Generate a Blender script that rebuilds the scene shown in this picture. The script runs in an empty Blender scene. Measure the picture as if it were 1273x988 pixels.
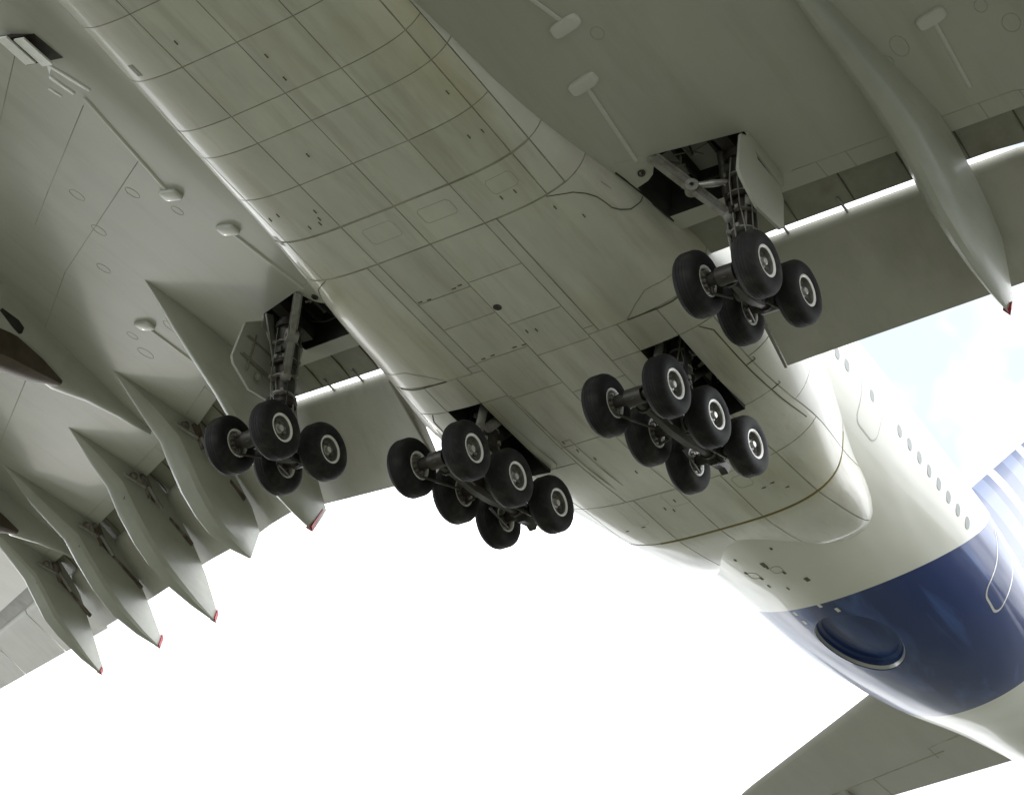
import bpy, math, random
from mathutils import Vector as V, Matrix
random.seed(7)
R = math.radians
SC = bpy.context.scene
COL = SC.collection

# ------------------------------------------------------------------ frame, camera, light
# Airframe coordinates: x aft, y starboard, z up, origin at the wing-gear bogies (metres).
BANK, PITCH, GROUND = R(10.0), R(2.0), 34.6
ROT = Matrix.Rotation(BANK, 3, 'X') @ Matrix.Rotation(PITCH, 3, 'Y')   # starboard wing up, nose up
def to_world(p): return ROT @ V(p) + V((0, 0, GROUND))

cam_d = bpy.data.cameras.new('camera'); cam = bpy.data.objects.new('camera', cam_d); COL.objects.link(cam)
cr = ROT @ V((0.5611, -0.8185, 0.1235)); cd = ROT @ V((0.5655, 0.2702, -0.7792)); cf = ROT @ V((0.6044, 0.5071, 0.6145))
m3 = Matrix((cr, -cd, -cf)).transposed()
cam.matrix_world = Matrix.Translation(to_world((-28.636, -24.555, -29.947))) @ m3.to_4x4()
cam_d.sensor_width = 36; cam_d.lens = 78.09; cam_d.clip_start = 0.5; cam_d.clip_end = 20000
SC.camera = cam

SUN_AIR = V((0.57, 0.82, 0.012)).normalized()
sun_dir = (ROT @ SUN_AIR).normalized()
sun_el = math.asin(sun_dir.z); sun_az = math.atan2(sun_dir.x, sun_dir.y)
sd = bpy.data.lights.new('sun', 'SUN'); so = bpy.data.objects.new('sun', sd); COL.objects.link(so)
sd.energy = 0.55; sd.angle = R(2.2); sd.color = (1, .92, .82)
so.rotation_euler = (-sun_dir).to_track_quat('-Z', 'Y').to_euler()

w = bpy.data.worlds.new('World'); SC.world = w; w.use_nodes = True
nt = w.node_tree; nt.nodes.clear()
def N(t, kind, **kw):
    n = t.nodes.new(kind)
    for k, v in kw.items(): setattr(n, k, v)
    return n
out = N(nt, 'ShaderNodeOutputWorld'); bg = N(nt, 'ShaderNodeBackground'); bg.inputs[1].default_value = .1
sky = N(nt, 'ShaderNodeTexSky', sky_type='NISHITA'); sky.sun_disc = False
sky.sun_elevation = sun_el; sky.sun_rotation = sun_az; sky.altitude = 50; sky.air_density = 1; sky.dust_density = 2
tc = N(nt, 'ShaderNodeTexCoord')
nz = N(nt, 'ShaderNodeTexNoise'); nz.inputs['Scale'].default_value = 4.2; nz.inputs['Detail'].default_value = 5; nz.inputs['Roughness'].default_value = .5
mp = N(nt, 'ShaderNodeMapping'); mp.inputs['Location'].default_value = (13.351, 14.675, 11.277)
rp = N(nt, 'ShaderNodeValToRGB'); rp.color_ramp.elements[0].position = .37; rp.color_ramp.elements[1].position = .61
cl = N(nt, 'ShaderNodeMix', data_type='RGBA'); cl.inputs['A'].default_value = (49, 56, 62, 1); cl.inputs['B'].default_value = (228, 232, 236, 1)
mx = N(nt, 'ShaderNodeMix', data_type='RGBA'); mx.inputs['Factor'].default_value = .93
L = nt.links.new
L(tc.outputs['Generated'], mp.inputs['Vector']); L(mp.outputs[0], nz.inputs['Vector']); L(nz.outputs['Fac'], rp.inputs[0])
L(rp.outputs[0], cl.inputs['Factor']); L(sky.outputs[0], mx.inputs['A']); L(cl.outputs['Result'], mx.inputs['B']); L(mx.outputs['Result'], bg.inputs[0]); L(bg.outputs[0], out.inputs[0])
SC.view_settings.view_transform = 'Standard'; SC.view_settings.look = 'None'; SC.view_settings.gamma = 1
SC.view_settings.exposure = -2.33

# ------------------------------------------------------------------ materials
MAT = {}
def mat(name, col, rough=.5, metal=0, coat=0, var=0, vscale=1.0, stretch=(1, 1, 1), dirt=None, rnd=0, bump=0, bscale=8, spec=.5, streak=None):
    m = bpy.data.materials.new(name); m.use_nodes = True; t = m.node_tree; b = t.nodes['Principled BSDF']
    b.inputs['Roughness'].default_value = rough; b.inputs['Metallic'].default_value = metal
    b.inputs['Coat Weight'].default_value = coat; b.inputs['Coat Roughness'].default_value = .08
    b.inputs['Specular IOR Level'].default_value = spec
    tc = N(t, 'ShaderNodeTexCoord'); mp = N(t, 'ShaderNodeMapping'); mp.inputs['Scale'].default_value = stretch
    t.links.new(tc.outputs['Object'], mp.inputs['Vector'])
    cur = None
    base = N(t, 'ShaderNodeRGB'); base.outputs[0].default_value = (*col, 1); cur = base.outputs[0]
    if var:
        n1 = N(t, 'ShaderNodeTexNoise'); n1.inputs['Scale'].default_value = vscale; n1.inputs['Detail'].default_value = 8; n1.inputs['Roughness'].default_value = .6
        t.links.new(mp.outputs[0], n1.inputs['Vector'])
        mr = N(t, 'ShaderNodeMapRange'); mr.inputs['From Min'].default_value = .25; mr.inputs['From Max'].default_value = .75
        mr.inputs['To Min'].default_value = 1 - var; mr.inputs['To Max'].default_value = 1 + var
        t.links.new(n1.outputs['Fac'], mr.inputs['Value'])
        mm = N(t, 'ShaderNodeMix', data_type='RGBA', blend_type='MULTIPLY'); mm.inputs['Factor'].default_value = 1
        t.links.new(cur, mm.inputs['A']); t.links.new(mr.outputs[0], mm.inputs['B']); cur = mm.outputs['Result']
    if dirt:
        dcol, dscale, lo, hi, amt = dirt
        n2 = N(t, 'ShaderNodeTexNoise'); n2.inputs['Scale'].default_value = dscale; n2.inputs['Detail'].default_value = 6
        t.links.new(mp.outputs[0], n2.inputs['Vector'])
        mr = N(t, 'ShaderNodeMapRange'); mr.inputs['From Min'].default_value = lo; mr.inputs['From Max'].default_value = hi
        mr.inputs['To Max'].default_value = amt
        t.links.new(n2.outputs['Fac'], mr.inputs['Value'])
        mm = N(t, 'ShaderNodeMix', data_type='RGBA'); mm.inputs['B'].default_value = (*dcol, 1)
        t.links.new(mr.outputs[0], mm.inputs['Factor']); t.links.new(cur, mm.inputs['A']); cur = mm.outputs['Result']
    if streak:
        scol, sscale, lo, hi, amt = streak
        mp3 = N(t, 'ShaderNodeMapping'); mp3.inputs['Scale'].default_value = (.10, 1, 1); t.links.new(tc.outputs['Object'], mp3.inputs['Vector'])
        n3 = N(t, 'ShaderNodeTexNoise'); n3.inputs['Scale'].default_value = sscale; n3.inputs['Detail'].default_value = 9; n3.inputs['Roughness'].default_value = .65
        t.links.new(mp3.outputs[0], n3.inputs['Vector'])
        mr = N(t, 'ShaderNodeMapRange'); mr.inputs['From Min'].default_value = lo; mr.inputs['From Max'].default_value = hi; mr.inputs['To Max'].default_value = amt
        t.links.new(n3.outputs['Fac'], mr.inputs['Value'])
        mm = N(t, 'ShaderNodeMix', data_type='RGBA'); mm.inputs['B'].default_value = (*scol, 1)
        t.links.new(mr.outputs[0], mm.inputs['Factor']); t.links.new(cur, mm.inputs['A']); cur = mm.outputs['Result']
    if rnd:
        oi = N(t, 'ShaderNodeObjectInfo'); mr = N(t, 'ShaderNodeMapRange')
        mr.inputs['To Min'].default_value = 1 - rnd; mr.inputs['To Max'].default_value = 1 + rnd
        t.links.new(oi.outputs['Random'], mr.inputs['Value'])
        mm = N(t, 'ShaderNodeMix', data_type='RGBA', blend_type='MULTIPLY'); mm.inputs['Factor'].default_value = 1
        t.links.new(cur, mm.inputs['A']); t.links.new(mr.outputs[0], mm.inputs['B']); cur = mm.outputs['Result']
    t.links.new(cur, b.inputs['Base Color'])
    if bump:
        nb = N(t, 'ShaderNodeTexNoise'); nb.inputs['Scale'].default_value = bscale; nb.inputs['Detail'].default_value = 3
        t.links.new(tc.outputs['Object'], nb.inputs['Vector'])
        bp = N(t, 'ShaderNodeBump'); bp.inputs['Strength'].default_value = 1; bp.inputs['Distance'].default_value = bump
        t.links.new(nb.outputs['Fac'], bp.inputs['Height']); t.links.new(bp.outputs[0], b.inputs['Normal'])
    MAT[name] = m
    return m
mat('belly_paint', (.60, .585, .515), .40, coat=.45, var=.10, vscale=1.6, stretch=(.35, 1, 1), dirt=((.44, .39, .17), .55,   .52, .76, .42), rnd=.055, bump=.005, bscale=.9, streak=((.30, .27, .19), 2.2, .50, .78, .55))
mat('cap_paint', (.60, .60, .55), .45, coat=.2, var=.06)
mat('side_paint_lit', (.62, .61, .56), .42, coat=.25, var=.06, vscale=1.2, dirt=((.5, .47, .36), .5, .55, .8, .4), rnd=.03, bump=.004, bscale=.9)  # cleaner side panels, their colour also lightened to stand in for sky light
mat('seam_sealant', (.39, .375, .305), .8, var=.45, vscale=1.3)
mat('seam_dark', (.12, .11, .075), .8, var=.4, vscale=2)
mat('seam_faint', (.39, .385, .33), .8)
mat('seam_yellow', (.24, .19, .06), .8)
mat('wing_paint', (.48, .475, .425), .46, spec=.35, streak=((.30, .29, .22), 1.6, .52, .8, .4), var=.08, vscale=.7, stretch=(.5, 1, 1), dirt=((.30, .30, .22),   .35, .5, .8, .45), bump=.008, bscale=.6)
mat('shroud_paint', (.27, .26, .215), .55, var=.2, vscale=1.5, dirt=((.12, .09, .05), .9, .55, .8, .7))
mat('flap_paint', (.46, .45, .395), .5, spec=.35, streak=((.26, .25, .19), 2.0, .5, .8, .4), var=.08, vscale=.8, dirt=((.22, .21, .15), .5, .55, .8, .4), bump=.005, bscale=.5)
mat('fairing_paint', (.42, .425, .375), .4, coat=.15, var=.08, vscale=1.2, streak=((.28, .26, .2), 2.5, .52, .8, .45))
mat('red_paint', (.42, .02, .035), .5)
mat('tyre_rubber', (.0135, .013, .013), .75, var=.3, vscale=6, dirt=((.055, .05, .045), 2.6, .48, .75, .6), rnd=.35, spec=.3, bump=.003, bscale=14)
mat('rim_white', (.88, .87, .84), .35, coat=.3, var=.08, vscale=9, dirt=((.3, .26, .2), 7, .6, .85, .5))
mat('rim_grey', (.20, .19, .175), .4, metal=.3, var=.25, vscale=9, dirt=((.06, .05, .04), 6, .45, .75, .7))
mat('gear_steel', (.060, .056, .05), .45, metal=.3, var=.35, vscale=5, dirt=((.05, .035, .025), 3, .45, .7, .8))
mat('gear_grey', (.29, .28, .26), .45, metal=.1, var=.2, vscale=6, dirt=((.12, .08, .06), 4, .5, .75, .7))
mat('brake_steel', (.30, .28, .25), .35, metal=.7, var=.3, vscale=9)
mat('chrome', (.55, .55, .53), .15, metal=1)
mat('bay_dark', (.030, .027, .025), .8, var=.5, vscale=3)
mat('hose_black', (.02, .02, .02), .6)
mat('pylon_metal', (.10, .075, .055), .5, metal=.5, var=.35, vscale=2)
mat('track_metal', (.17, .13, .105), .5, metal=.3, var=.5, vscale=4, dirt=((.45, .42, .38), 3, .5, .7, .7))
mat('door_seal', (.52, .51, .47), .7)
mat('window_glass', (.38, .39, .395), .5, spec=.2)
mat('placard_white', (.75, .75, .72), .5)
mat('silver', (.62, .61, .58), .3, metal=.5)
mat('stab_paint', (.40, .385, .34), .45, coat=.1, var=.10, vscale=.8, stretch=(.3, 1, 1))

def livery():
    m = bpy.data.materials.new('fuselage_livery'); m.use_nodes = True; t = m.node_tree; b = t.nodes['Principled BSDF']
    tc = N(t, 'ShaderNodeTexCoord'); sp = N(t, 'ShaderNodeSeparateXYZ'); t.links.new(tc.outputs['Object'], sp.inputs[0])
    def math_(op, a, bb):
        n = N(t, 'ShaderNodeMath', operation=op)
        for i, q in enumerate((a, bb)):
            if isinstance(q, (int, float)): n.inputs[i].default_value = q
            else: t.links.new(q, n.inputs[i])
        return n.outputs[0]
    x, z = sp.outputs[0], sp.outputs[2]
    f0 = math_('GREATER_THAN', math_('SUBTRACT', x, math_('MULTIPLY', z, .87)), 14.02 - .87*2.45)
    f1 = math_('LESS_THAN', math_('SUBTRACT', x, math_('MULTIPLY', z, .45)), 22.5 - .45*4.0)
    band = math_('MULTIPLY', f0, f1)
    nz = N(t, 'ShaderNodeTexNoise'); nz.inputs['Scale'].default_value = .9; nz.inputs['Detail'].default_value = 6
    t.links.new(tc.outputs['Object'], nz.inputs['Vector'])
    cw = N(t, 'ShaderNodeMix', data_type='RGBA'); cw.inputs['A'].default_value = (.78, .77, .71, 1); cw.inputs['B'].default_value = (.70, .69, .62, 1)
    t.links.new(nz.outputs['Fac'], cw.inputs['Factor'])
    # the house livery: deep blue; the lighter streaks are sky reflections put into the colour
    mp = N(t, 'ShaderNodeMapping'); mp.inputs['Scale'].default_value = (.12, .6, 1.0); mp.inputs['Rotation'].default_value = (0, R(18), 0)
    t.links.new(tc.outputs['Object'], mp.inputs[0])
    n2 = N(t, 'ShaderNodeTexNoise'); n2.inputs['Scale'].default_value = 1.5; n2.inputs['Detail'].default_value = 4; n2.inputs['Distortion'].default_value = .6
    t.links.new(mp.outputs[0], n2.inputs['Vector'])
    rp = N(t, 'ShaderNodeValToRGB'); e = rp.color_ramp.elements
    e[0].position = .52; e[0].color = (.006, .028, .145, 1); e[1].position = .78; e[1].color = (.06, .13, .40, 1)
    t.links.new(n2.outputs['Fac'], rp.inputs[0])
    cm = N(t, 'ShaderNodeMix', data_type='RGBA'); t.links.new(band, cm.inputs['Factor']); t.links.new(cw.outputs['Result'], cm.inputs['A']); t.links.new(rp.outputs[0], cm.inputs['B'])
    t.links.new(cm.outputs['Result'], b.inputs['Base Color'])
    b.inputs['Roughness'].default_value = .4; b.inputs['Specular IOR Level'].default_value = .3; b.inputs['Coat Weight'].default_value = .35; b.inputs['Coat Roughness'].default_value = .06
    nb = N(t, 'ShaderNodeTexNoise'); nb.inputs['Scale'].default_value = .8; nb.inputs['Detail'].default_value = 1
    mp2 = N(t, 'ShaderNodeMapping'); mp2.inputs['Scale'].default_value = (.5, 1.4, 1.4); t.links.new(tc.outputs['Object'], mp2.inputs[0]); t.links.new(mp2.outputs[0], nb.inputs['Vector'])
    bp = N(t, 'ShaderNodeBump'); bp.inputs['Distance'].default_value = .05; bp.inputs['Strength'].default_value = .8
    t.links.new(nb.outputs['Fac'], bp.inputs['Height']); t.links.new(bp.outputs[0], b.inputs['Normal'])
    MAT['fuselage_livery'] = m
livery()
def fin_mat():
    m = bpy.data.materials.new('fin_livery'); m.use_nodes = True; t = m.node_tree; b = t.nodes['Principled BSDF']
    tc = N(t, 'ShaderNodeTexCoord'); sp = N(t, 'ShaderNodeSeparateXYZ'); t.links.new(tc.outputs['Object'], sp.inputs[0])
    ad = N(t, 'ShaderNodeMath', operation='MULTIPLY_ADD'); ad.inputs[1].default_value = .10; t.links.new(sp.outputs[0], ad.inputs[0]); t.links.new(sp.outputs[2], ad.inputs[2])
    fr = N(t, 'ShaderNodeMath', operation='FRACT'); sc = N(t, 'ShaderNodeMath', operation='MULTIPLY'); sc.inputs[1].default_value = .36
    t.links.new(ad.outputs[0], sc.inputs[0]); t.links.new(sc.outputs[0], fr.inputs[0])
    rp = N(t, 'ShaderNodeValToRGB'); rp.color_ramp.interpolation = 'CONSTANT'; e = rp.color_ramp.elements
    e[0].position = 0; e[0].color = (.022, .06, .20, 1); e[1].position = .30; e[1].color = (.13, .18, .36, 1)
    q = e.new(.62); q.color = (.022, .06, .20, 1); q = e.new(.80); q.color = (.8, .8, .78, 1)
    t.links.new(fr.outputs[0], rp.inputs[0]); t.links.new(rp.outputs[0], b.inputs['Base Color'])
    b.inputs['Roughness'].default_value = .3; b.inputs['Coat Weight'].default_value = .4
    MAT['fin_livery'] = m
fin_mat()

# ------------------------------------------------------------------ mesh helpers
class MB:
    def __init__(s): s.v = []; s.f = []; s.n = None
    def add(s, vs, fs):
        o = len(s.v); s.v += [tuple(p) for p in vs]; s.f += [tuple(o + i for i in f) for f in fs]
    def tube(s, a, b, r0, r1=None, seg=12, caps=True):
        r1 = r0 if r1 is None else r1; a, b = V(a), V(b); d = (b - a).normalized()
        u = d.orthogonal().normalized(); w_ = d.cross(u)
        vs = []
        for p, r in ((a, r0), (b, r1)):
            for i in range(seg):
                t = 2*math.pi*i/seg; vs.append(p + (u*math.cos(t) + w_*math.sin(t))*r)
        fs = [(i, (i+1) % seg, seg + (i+1) % seg, seg + i) for i in range(seg)]
        if caps: fs += [tuple(range(seg))[::-1], tuple(range(seg, 2*seg))]
        s.add(vs, fs)
    def bar(s, a, b, wd, h, up=(0, 0, 1), wd1=None, h1=None):
        a, b = V(a), V(b); d = (b - a).normalized(); u = V(up); sd_ = d.cross(u).normalized(); u = sd_.cross(d)
        wd1 = wd if wd1 is None else wd1; h1 = h if h1 is None else h1
        vs = [a + sd_*x*wd/2 + u*y*h/2 for x, y in ((-1, -1), (1, -1), (1, 1), (-1, 1))] + [b + sd_*x*wd1/2 + u*y*h1/2 for x, y in ((-1, -1), (1, -1), (1, 1), (-1, 1))]
        s.add(vs, [(3, 2, 1, 0), (4, 5, 6, 7), (0, 1, 5, 4), (1, 2, 6, 5), (2, 3, 7, 6), (3, 0, 4, 7)])
    def path(s, pts, r, seg=6):
        for a, b in zip(pts, pts[1:]): s.tube(a, b, r, seg=seg)
    def lathe(s, c, axis, prof, seg=32, close=False):
        c, d = V(c), V(axis).normalized(); u = d.orthogonal().normalized(); w_ = d.cross(u); n = len(prof); vs = []
        for i in range(seg):
            t = 2*math.pi*i/seg; e = u*math.cos(t) + w_*math.sin(t)
            for h, r in prof: vs.append(c + d*h + e*r)
        fs = []
        for i in range(seg):
            j = (i+1) % seg
            for k in range(n if close else n-1):
                k2 = (k+1) % n; fs.append((i*n+k, j*n+k, j*n+k2, i*n+k2))
        s.add(vs, fs)
    def prism(s, pts, off):
        n = len(pts); pts = [V(p) for p in pts]; off = V(off)
        vs = pts + [p + off for p in pts]
        s.add(vs, [tuple(range(n))[::-1], tuple(range(n, 2*n))] + [(i, (i+1) % n, n+(i+1) % n, n+i) for i in range(n)])
    def loft(s, rings, closed=True, cap0=True, cap1=True):
        n = len(rings[0]); vs = [p for r in rings for p in r]; fs = []
        for i in range(len(rings)-1):
            for k in range(n if closed else n-1):
                k2 = (k+1) % n; fs.append((i*n+k, i*n+k2, (i+1)*n+k2, (i+1)*n+k))
        if cap0: fs.append(tuple(range(n))[::-1])
        if cap1: fs.append(tuple(range((len(rings)-1)*n, len(rings)*n)))
        s.add(vs, fs)
    def sphere(s, c, r, seg=12, ring=8, sc=(1, 1, 1)):
        prof = [(-r*math.cos(math.pi*i/ring), r*math.sin(math.pi*i/ring)) for i in range(ring+1)]
        o = len(s.v); s.lathe((0, 0, 0), (0, 0, 1), prof, seg)
        for i in range(o, len(s.v)):
            p = s.v[i]; s.v[i] = (c[0]+p[0]*sc[0], c[1]+p[1]*sc[1], c[2]+p[2]*sc[2])
    def mesh(s, name, m, ang=35, fix=True):
        import bmesh
        me = bpy.data.meshes.new(name); me.from_pydata(s.v, [], s.f)
        if fix:
            bm = bmesh.new(); bm.from_mesh(me); bmesh.ops.remove_doubles(bm, verts=bm.verts, dist=1e-5)
            bmesh.ops.recalc_face_normals(bm, faces=bm.faces); bm.to_mesh(me); bm.free()
        for p in me.polygons: p.use_smooth = True
        if ang is not None: me.set_sharp_from_angle(angle=R(ang))
        me.materials.append(MAT[m]); me.update()
        return me
    def build(s, name, m, parent=None, ang=35, fix=True): return link(name, s.mesh(name, m, ang, fix), parent)
def link(name, me, parent=None, loc=None, rot=None):
    o = bpy.data.objects.new(name, me); COL.objects.link(o)
    if parent: o.parent = parent
    if loc is not None: o.location = loc
    if rot is not None: o.rotation_euler = rot
    return o
def interp(xs, ys):
    n = len(xs); d = [(ys[i+1]-ys[i])/(xs[i+1]-xs[i]) for i in range(n-1)]
    m = [d[0]] + [0 if d[i-1]*d[i] <= 0 else 2*d[i-1]*d[i]/(d[i-1]+d[i]) for i in range(1, n-1)] + [d[-1]]
    def f(x):
        x = min(max(x, xs[0]), xs[-1]); i = 0
        while i < n-2 and x > xs[i+1]: i += 1
        h = xs[i+1]-xs[i]; t = (x-xs[i])/h
        return (2*t**3-3*t**2+1)*ys[i]+(t**3-2*t**2+t)*h*m[i]+(-2*t**3+3*t**2)*ys[i+1]+(t**3-t**2)*h*m[i+1]
    return f
def lin(xs, ys):
    def f(x):
        if x <= xs[0]: return ys[0]
        for i in range(len(xs)-1):
            if x <= xs[i+1]: return ys[i]+(ys[i+1]-ys[i])*(x-xs[i])/(xs[i+1]-xs[i])
        return ys[-1]
    return f
def frange(a, b, n): return [a+(b-a)*i/n for i in range(n+1)]

# ------------------------------------------------------------------ setting: the ground far below
def ground():
    b = MB(); S = 9000
    b.add([(-S, -S, 0), (S, -S, 0), (S, S, 0), (-S, S, 0)], [(0, 1, 2, 3)])
    m = bpy.data.materials.new('airfield_grass'); m.use_nodes = True; t = m.node_tree; p = t.nodes['Principled BSDF']
    tc = N(t, 'ShaderNodeTexCoord'); n1 = N(t, 'ShaderNodeTexNoise'); n1.inputs['Scale'].default_value = .05; n1.inputs['Detail'].default_value = 10
    t.links.new(tc.outputs['Object'], n1.inputs['Vector'])
    rp = N(t, 'ShaderNodeValToRGB'); rp.color_ramp.elements[0].color = (.064, .069, .052, 1); rp.color_ramp.elements[1].color = (.112, .112, .086, 1)
    rp.color_ramp.elements[0].position = .35; rp.color_ramp.elements[1].position = .65
    t.links.new(n1.outputs['Fac'], rp.inputs[0]); t.links.new(rp.outputs[0], p.inputs['Base Color']); p.inputs['Roughness'].default_value = .95; p.inputs['Specular IOR Level'].default_value = .1
    MAT['airfield_grass'] = m
    o = b.build('ground', 'airfield_grass'); o['kind'] = 'structure'
ground()

# ------------------------------------------------------------------ the aircraft
PLANE = bpy.data.objects.new('airliner', None); COL.objects.link(PLANE)
PLANE.location = (0, 0, GROUND); PLANE.rotation_euler = ROT.to_euler()
PLANE['label'] = 'white airliner overhead with wheels and flaps down and a dark blue tail band'
PLANE['category'] = 'airliner'

# ---- fuselage
ZF = 1.72
f_zb = interp([-33.6, -31, -27, -22, 5, 7.5, 10, 12.5, 14, 18, 22, 26, 36.8], [ZF+3.0, ZF+1.1, ZF+.25, ZF, ZF+.08, ZF+.22, ZF+.38, ZF+.66, ZF+.90, ZF+1.36, ZF+2.1, ZF+3.22, ZF+5.7])
f_zt = interp([-33.6, -31, -27, -22, 12, 18, 25, 36.8], [ZF+3.4, ZF+5.6, ZF+7.7, ZF+8.15, ZF+8.15, ZF+7.82, ZF+7.35, ZF+6.3])
f_w = interp([-33.6, -31, -27, -22, 10, 14, 18, 22, 26, 36.8], [.15, 1.75, 3.1, 3.57, 3.57, 3.48, 3.40, 2.95, 2.05, .35])
def f_sec(x, th):
    b, t, ww = f_zb(x), f_zt(x), f_w(x); zc = b+(t-b)*.43; c, s = math.cos(th), math.sin(th); n = 1.88 if s < 0 else 2.0
    return V((x, ww*math.copysign(abs(c)**(2/n), c), zc+(zc-b if s < 0 else t-zc)*math.copysign(abs(s)**(2/n), s)))
def f_y(x, z):
    b, t, ww = f_zb(x), f_zt(x), f_w(x); zc = b+(t-b)*.43
    n = 1.88 if z < zc else 2.0; r = (zc-z)/(zc-b) if z < zc else (z-zc)/(t-zc)
    return ww*max(0, 1-abs(r)**n)**(1/n)
b = MB(); xs = frange(-33.6, -20, 14)+frange(-19, 8, 18)[0:]+frange(8.5, 36.8, 57)
b.loft([[f_sec(x, 2*math.pi*i/96) for i in range(96)] for x in xs])
FUS = b.build('fuselage', 'fuselage_livery', PLANE, ang=50)
FUS['label'] = 'white rear fuselage with a glossy dark blue band'

def f_patch(x0, x1, z0, z1, side, off, nx=6, nz_=10, r=.25):
    """rounded-corner patch laid on the fuselage side"""
    b = MB(); pts = []
    def P(x, z, o): return V((x, side*(f_y(x, z)+o), z))
    rows = []; zz = [z0+(z1-z0)*(j/nz_) for j in range(nz_+1)]; k = [r*(1-math.cos(math.pi/2*i/5)) for i in range(6)]; zz = sorted(set([z0+q for q in k]+[z1-q for q in k]+[q for q in zz if z0+r < q < z1-r])); nz_ = len(zz)-1
    for z in zz:
        e = min(z-z0, z1-z); ins = r-math.sqrt(max(0, r*r-max(0, r-e)**2)) if e < r else 0
        rows.append([(x0+ins+(x1-x0-2*ins)*i/nx, z) for i in range(nx+1)])
    vs = [P(x, z, off) for row in rows for x, z in row]; fs = []
    for j in range(nz_):
        for i in range(nx): fs.append((j*(nx+1)+i, j*(nx+1)+i+1, (j+1)*(nx+1)+i+1, (j+1)*(nx+1)+i))
    # skirt
    per = [i for i in range(nx+1)]+[j*(nx+1)+nx for j in range(1, nz_+1)]+[nz_*(nx+1)+i for i in range(nx-1, -1, -1)]+[j*(nx+1) for j in range(nz_-1, 0, -1)]
    flat = [p for row in rows for p in row]; o = len(vs)
    vs += [P(*flat[i], -.02) for i in per]
    n = len(per); fs += [(per[i], per[(i+1) % n], o+(i+1) % n, o+i) for i in range(n)]
    b.add(vs, fs); return b
# doors: a dark or pale rebate with the leaf inside it
for side in (-1, 1):
    d = f_patch(9.79, 10.86, 4.56, 6.52, side, .006).build('cabin_door', 'fuselage_livery', FUS)
    f_patch(9.755, 10.895, 4.525, 6.555, side, .003, r=.28).build('door_seal', 'door_seal', FUS)
    d = f_patch(18.14, 19.20, 4.66, 6.75, side, .012).build('cabin_door', 'fuselage_livery', FUS)
    d['label'] = 'dark blue cabin door with a pale outline'
    f_patch(18.08, 19.26, 4.60, 6.81, side, .006, r=.3).build('door_outline', 'silver', FUS)
# cabin windows
ring = [(.125*math.copysign(abs(math.cos(t))**.75, math.cos(t)), .185*math.copysign(abs(math.sin(t))**.75, math.sin(t))) for t in [2*math.pi*i/20 for i in range(20)]]
wx = [11.93+.60*i for i in range(8)]+[10.34]+[9.0-.52*i for i in range(8)]
for side in (-1, 1):
    for x in wx:
        z = 5.68-.012*max(0, x-12)**1.6; b = MB()
        b.loft([[(x+p*q, side*(f_y(x+p*q, z+r*q)+o), z+r*q) for p, r in ring] for q, o in ((1.0, -.03), (1.0, .011))])
        b.build('window', 'window_glass', FUS, ang=30)
# oval blister under the blue band, small placards ahead of it
def f_bot(x, y, off=0):
    b_, t, ww = f_zb(x), f_zt(x), f_w(x); zc = b_+(t-b_)*.43; r = min(1, abs(y)/ww)
    return V((x, y, zc-(zc-b_)*(1-r**1.88)**(1/1.88)-off))
def recess(cx, cy, a, c, deep):
    b = MB(); T = [2*math.pi*i/48 for i in range(48)]
    def rg(q, h): return [f_bot(cx+a*q*math.cos(t), cy+c*q*math.sin(t), h) for t in T]
    b.loft([rg(1.0, .3), rg(1.0, .03), rg(.985, -.03), rg(.93, -deep*.8), rg(.85, -deep), rg(.4, -deep*.9), rg(.1, -deep*.85)])
    cut = b.build('recess_cutter', 'fuselage_livery', PLANE, ang=None)
    md = FUS.modifiers.new('recess', 'BOOLEAN'); md.object = cut; md.operation = 'DIFFERENCE'; md.solver = 'EXACT'
    bpy.context.view_layer.update(); dg = bpy.context.evaluated_depsgraph_get()
    me = bpy.data.meshes.new_from_object(FUS.evaluated_get(dg)); FUS.modifiers.clear(); FUS.data = me; me.name = 'fuselage'
    for p in me.polygons: p.use_smooth = True
    me.set_sharp_from_angle(angle=R(22)); bpy.data.objects.remove(cut)
    b = MB(); b.loft([rg(.984, -.028), rg(.978, -.03), rg(.952, -deep*.42), rg(.956, -deep*.44)], cap0=False, cap1=False)
    b.build('recess_rim', 'recess_lip', FUS, ang=40)
MAT['recess_lip'] = MAT['silver']
recess(16.72, 0, 1.80, 1.02, .30)
for px in [(14.4, .72), (14.15, -.14), (14.62, -.42), (14.95, .74)]:
    b = MB(); x, y = px
    b.loft([[f_bot(x+p, y+q, .004) for p, q in ((0, 0), (.22, 0), (.22, .09), (0, .09))], [f_bot(x+p, y+q, -.01) for p, q in ((0, 0), (.22, 0), (.22, .09), (0, .09))]])
    b.build('placard', 'placard_white', FUS)
for x, y, a, c in [(11.41, -.04, .24, .11), (12.72, -.57, .20, .10), (11.66, -.02, .10, .06), (12.08, -.26, .14, .06), (11.76, .68, .10, .06), (12.12, .43, .14, .06), (11.0, .55, .1, .05), (10.9, -.55, .1, .05), (12.6, .5, .14, .03), (12.9, .1, .14, .03)]:
    b = MB(); o = [(p*a, q*c) for p, q in ((0, 0), (1, 0), (1, 1), (0, 1))]
    b.loft([[f_bot(x+p, y+q, .012) for p, q in o], [f_bot(x+p, y+q, -.02) for p, q in o]]); b.build('drain_port', 'seam_dark', FUS)
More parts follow.
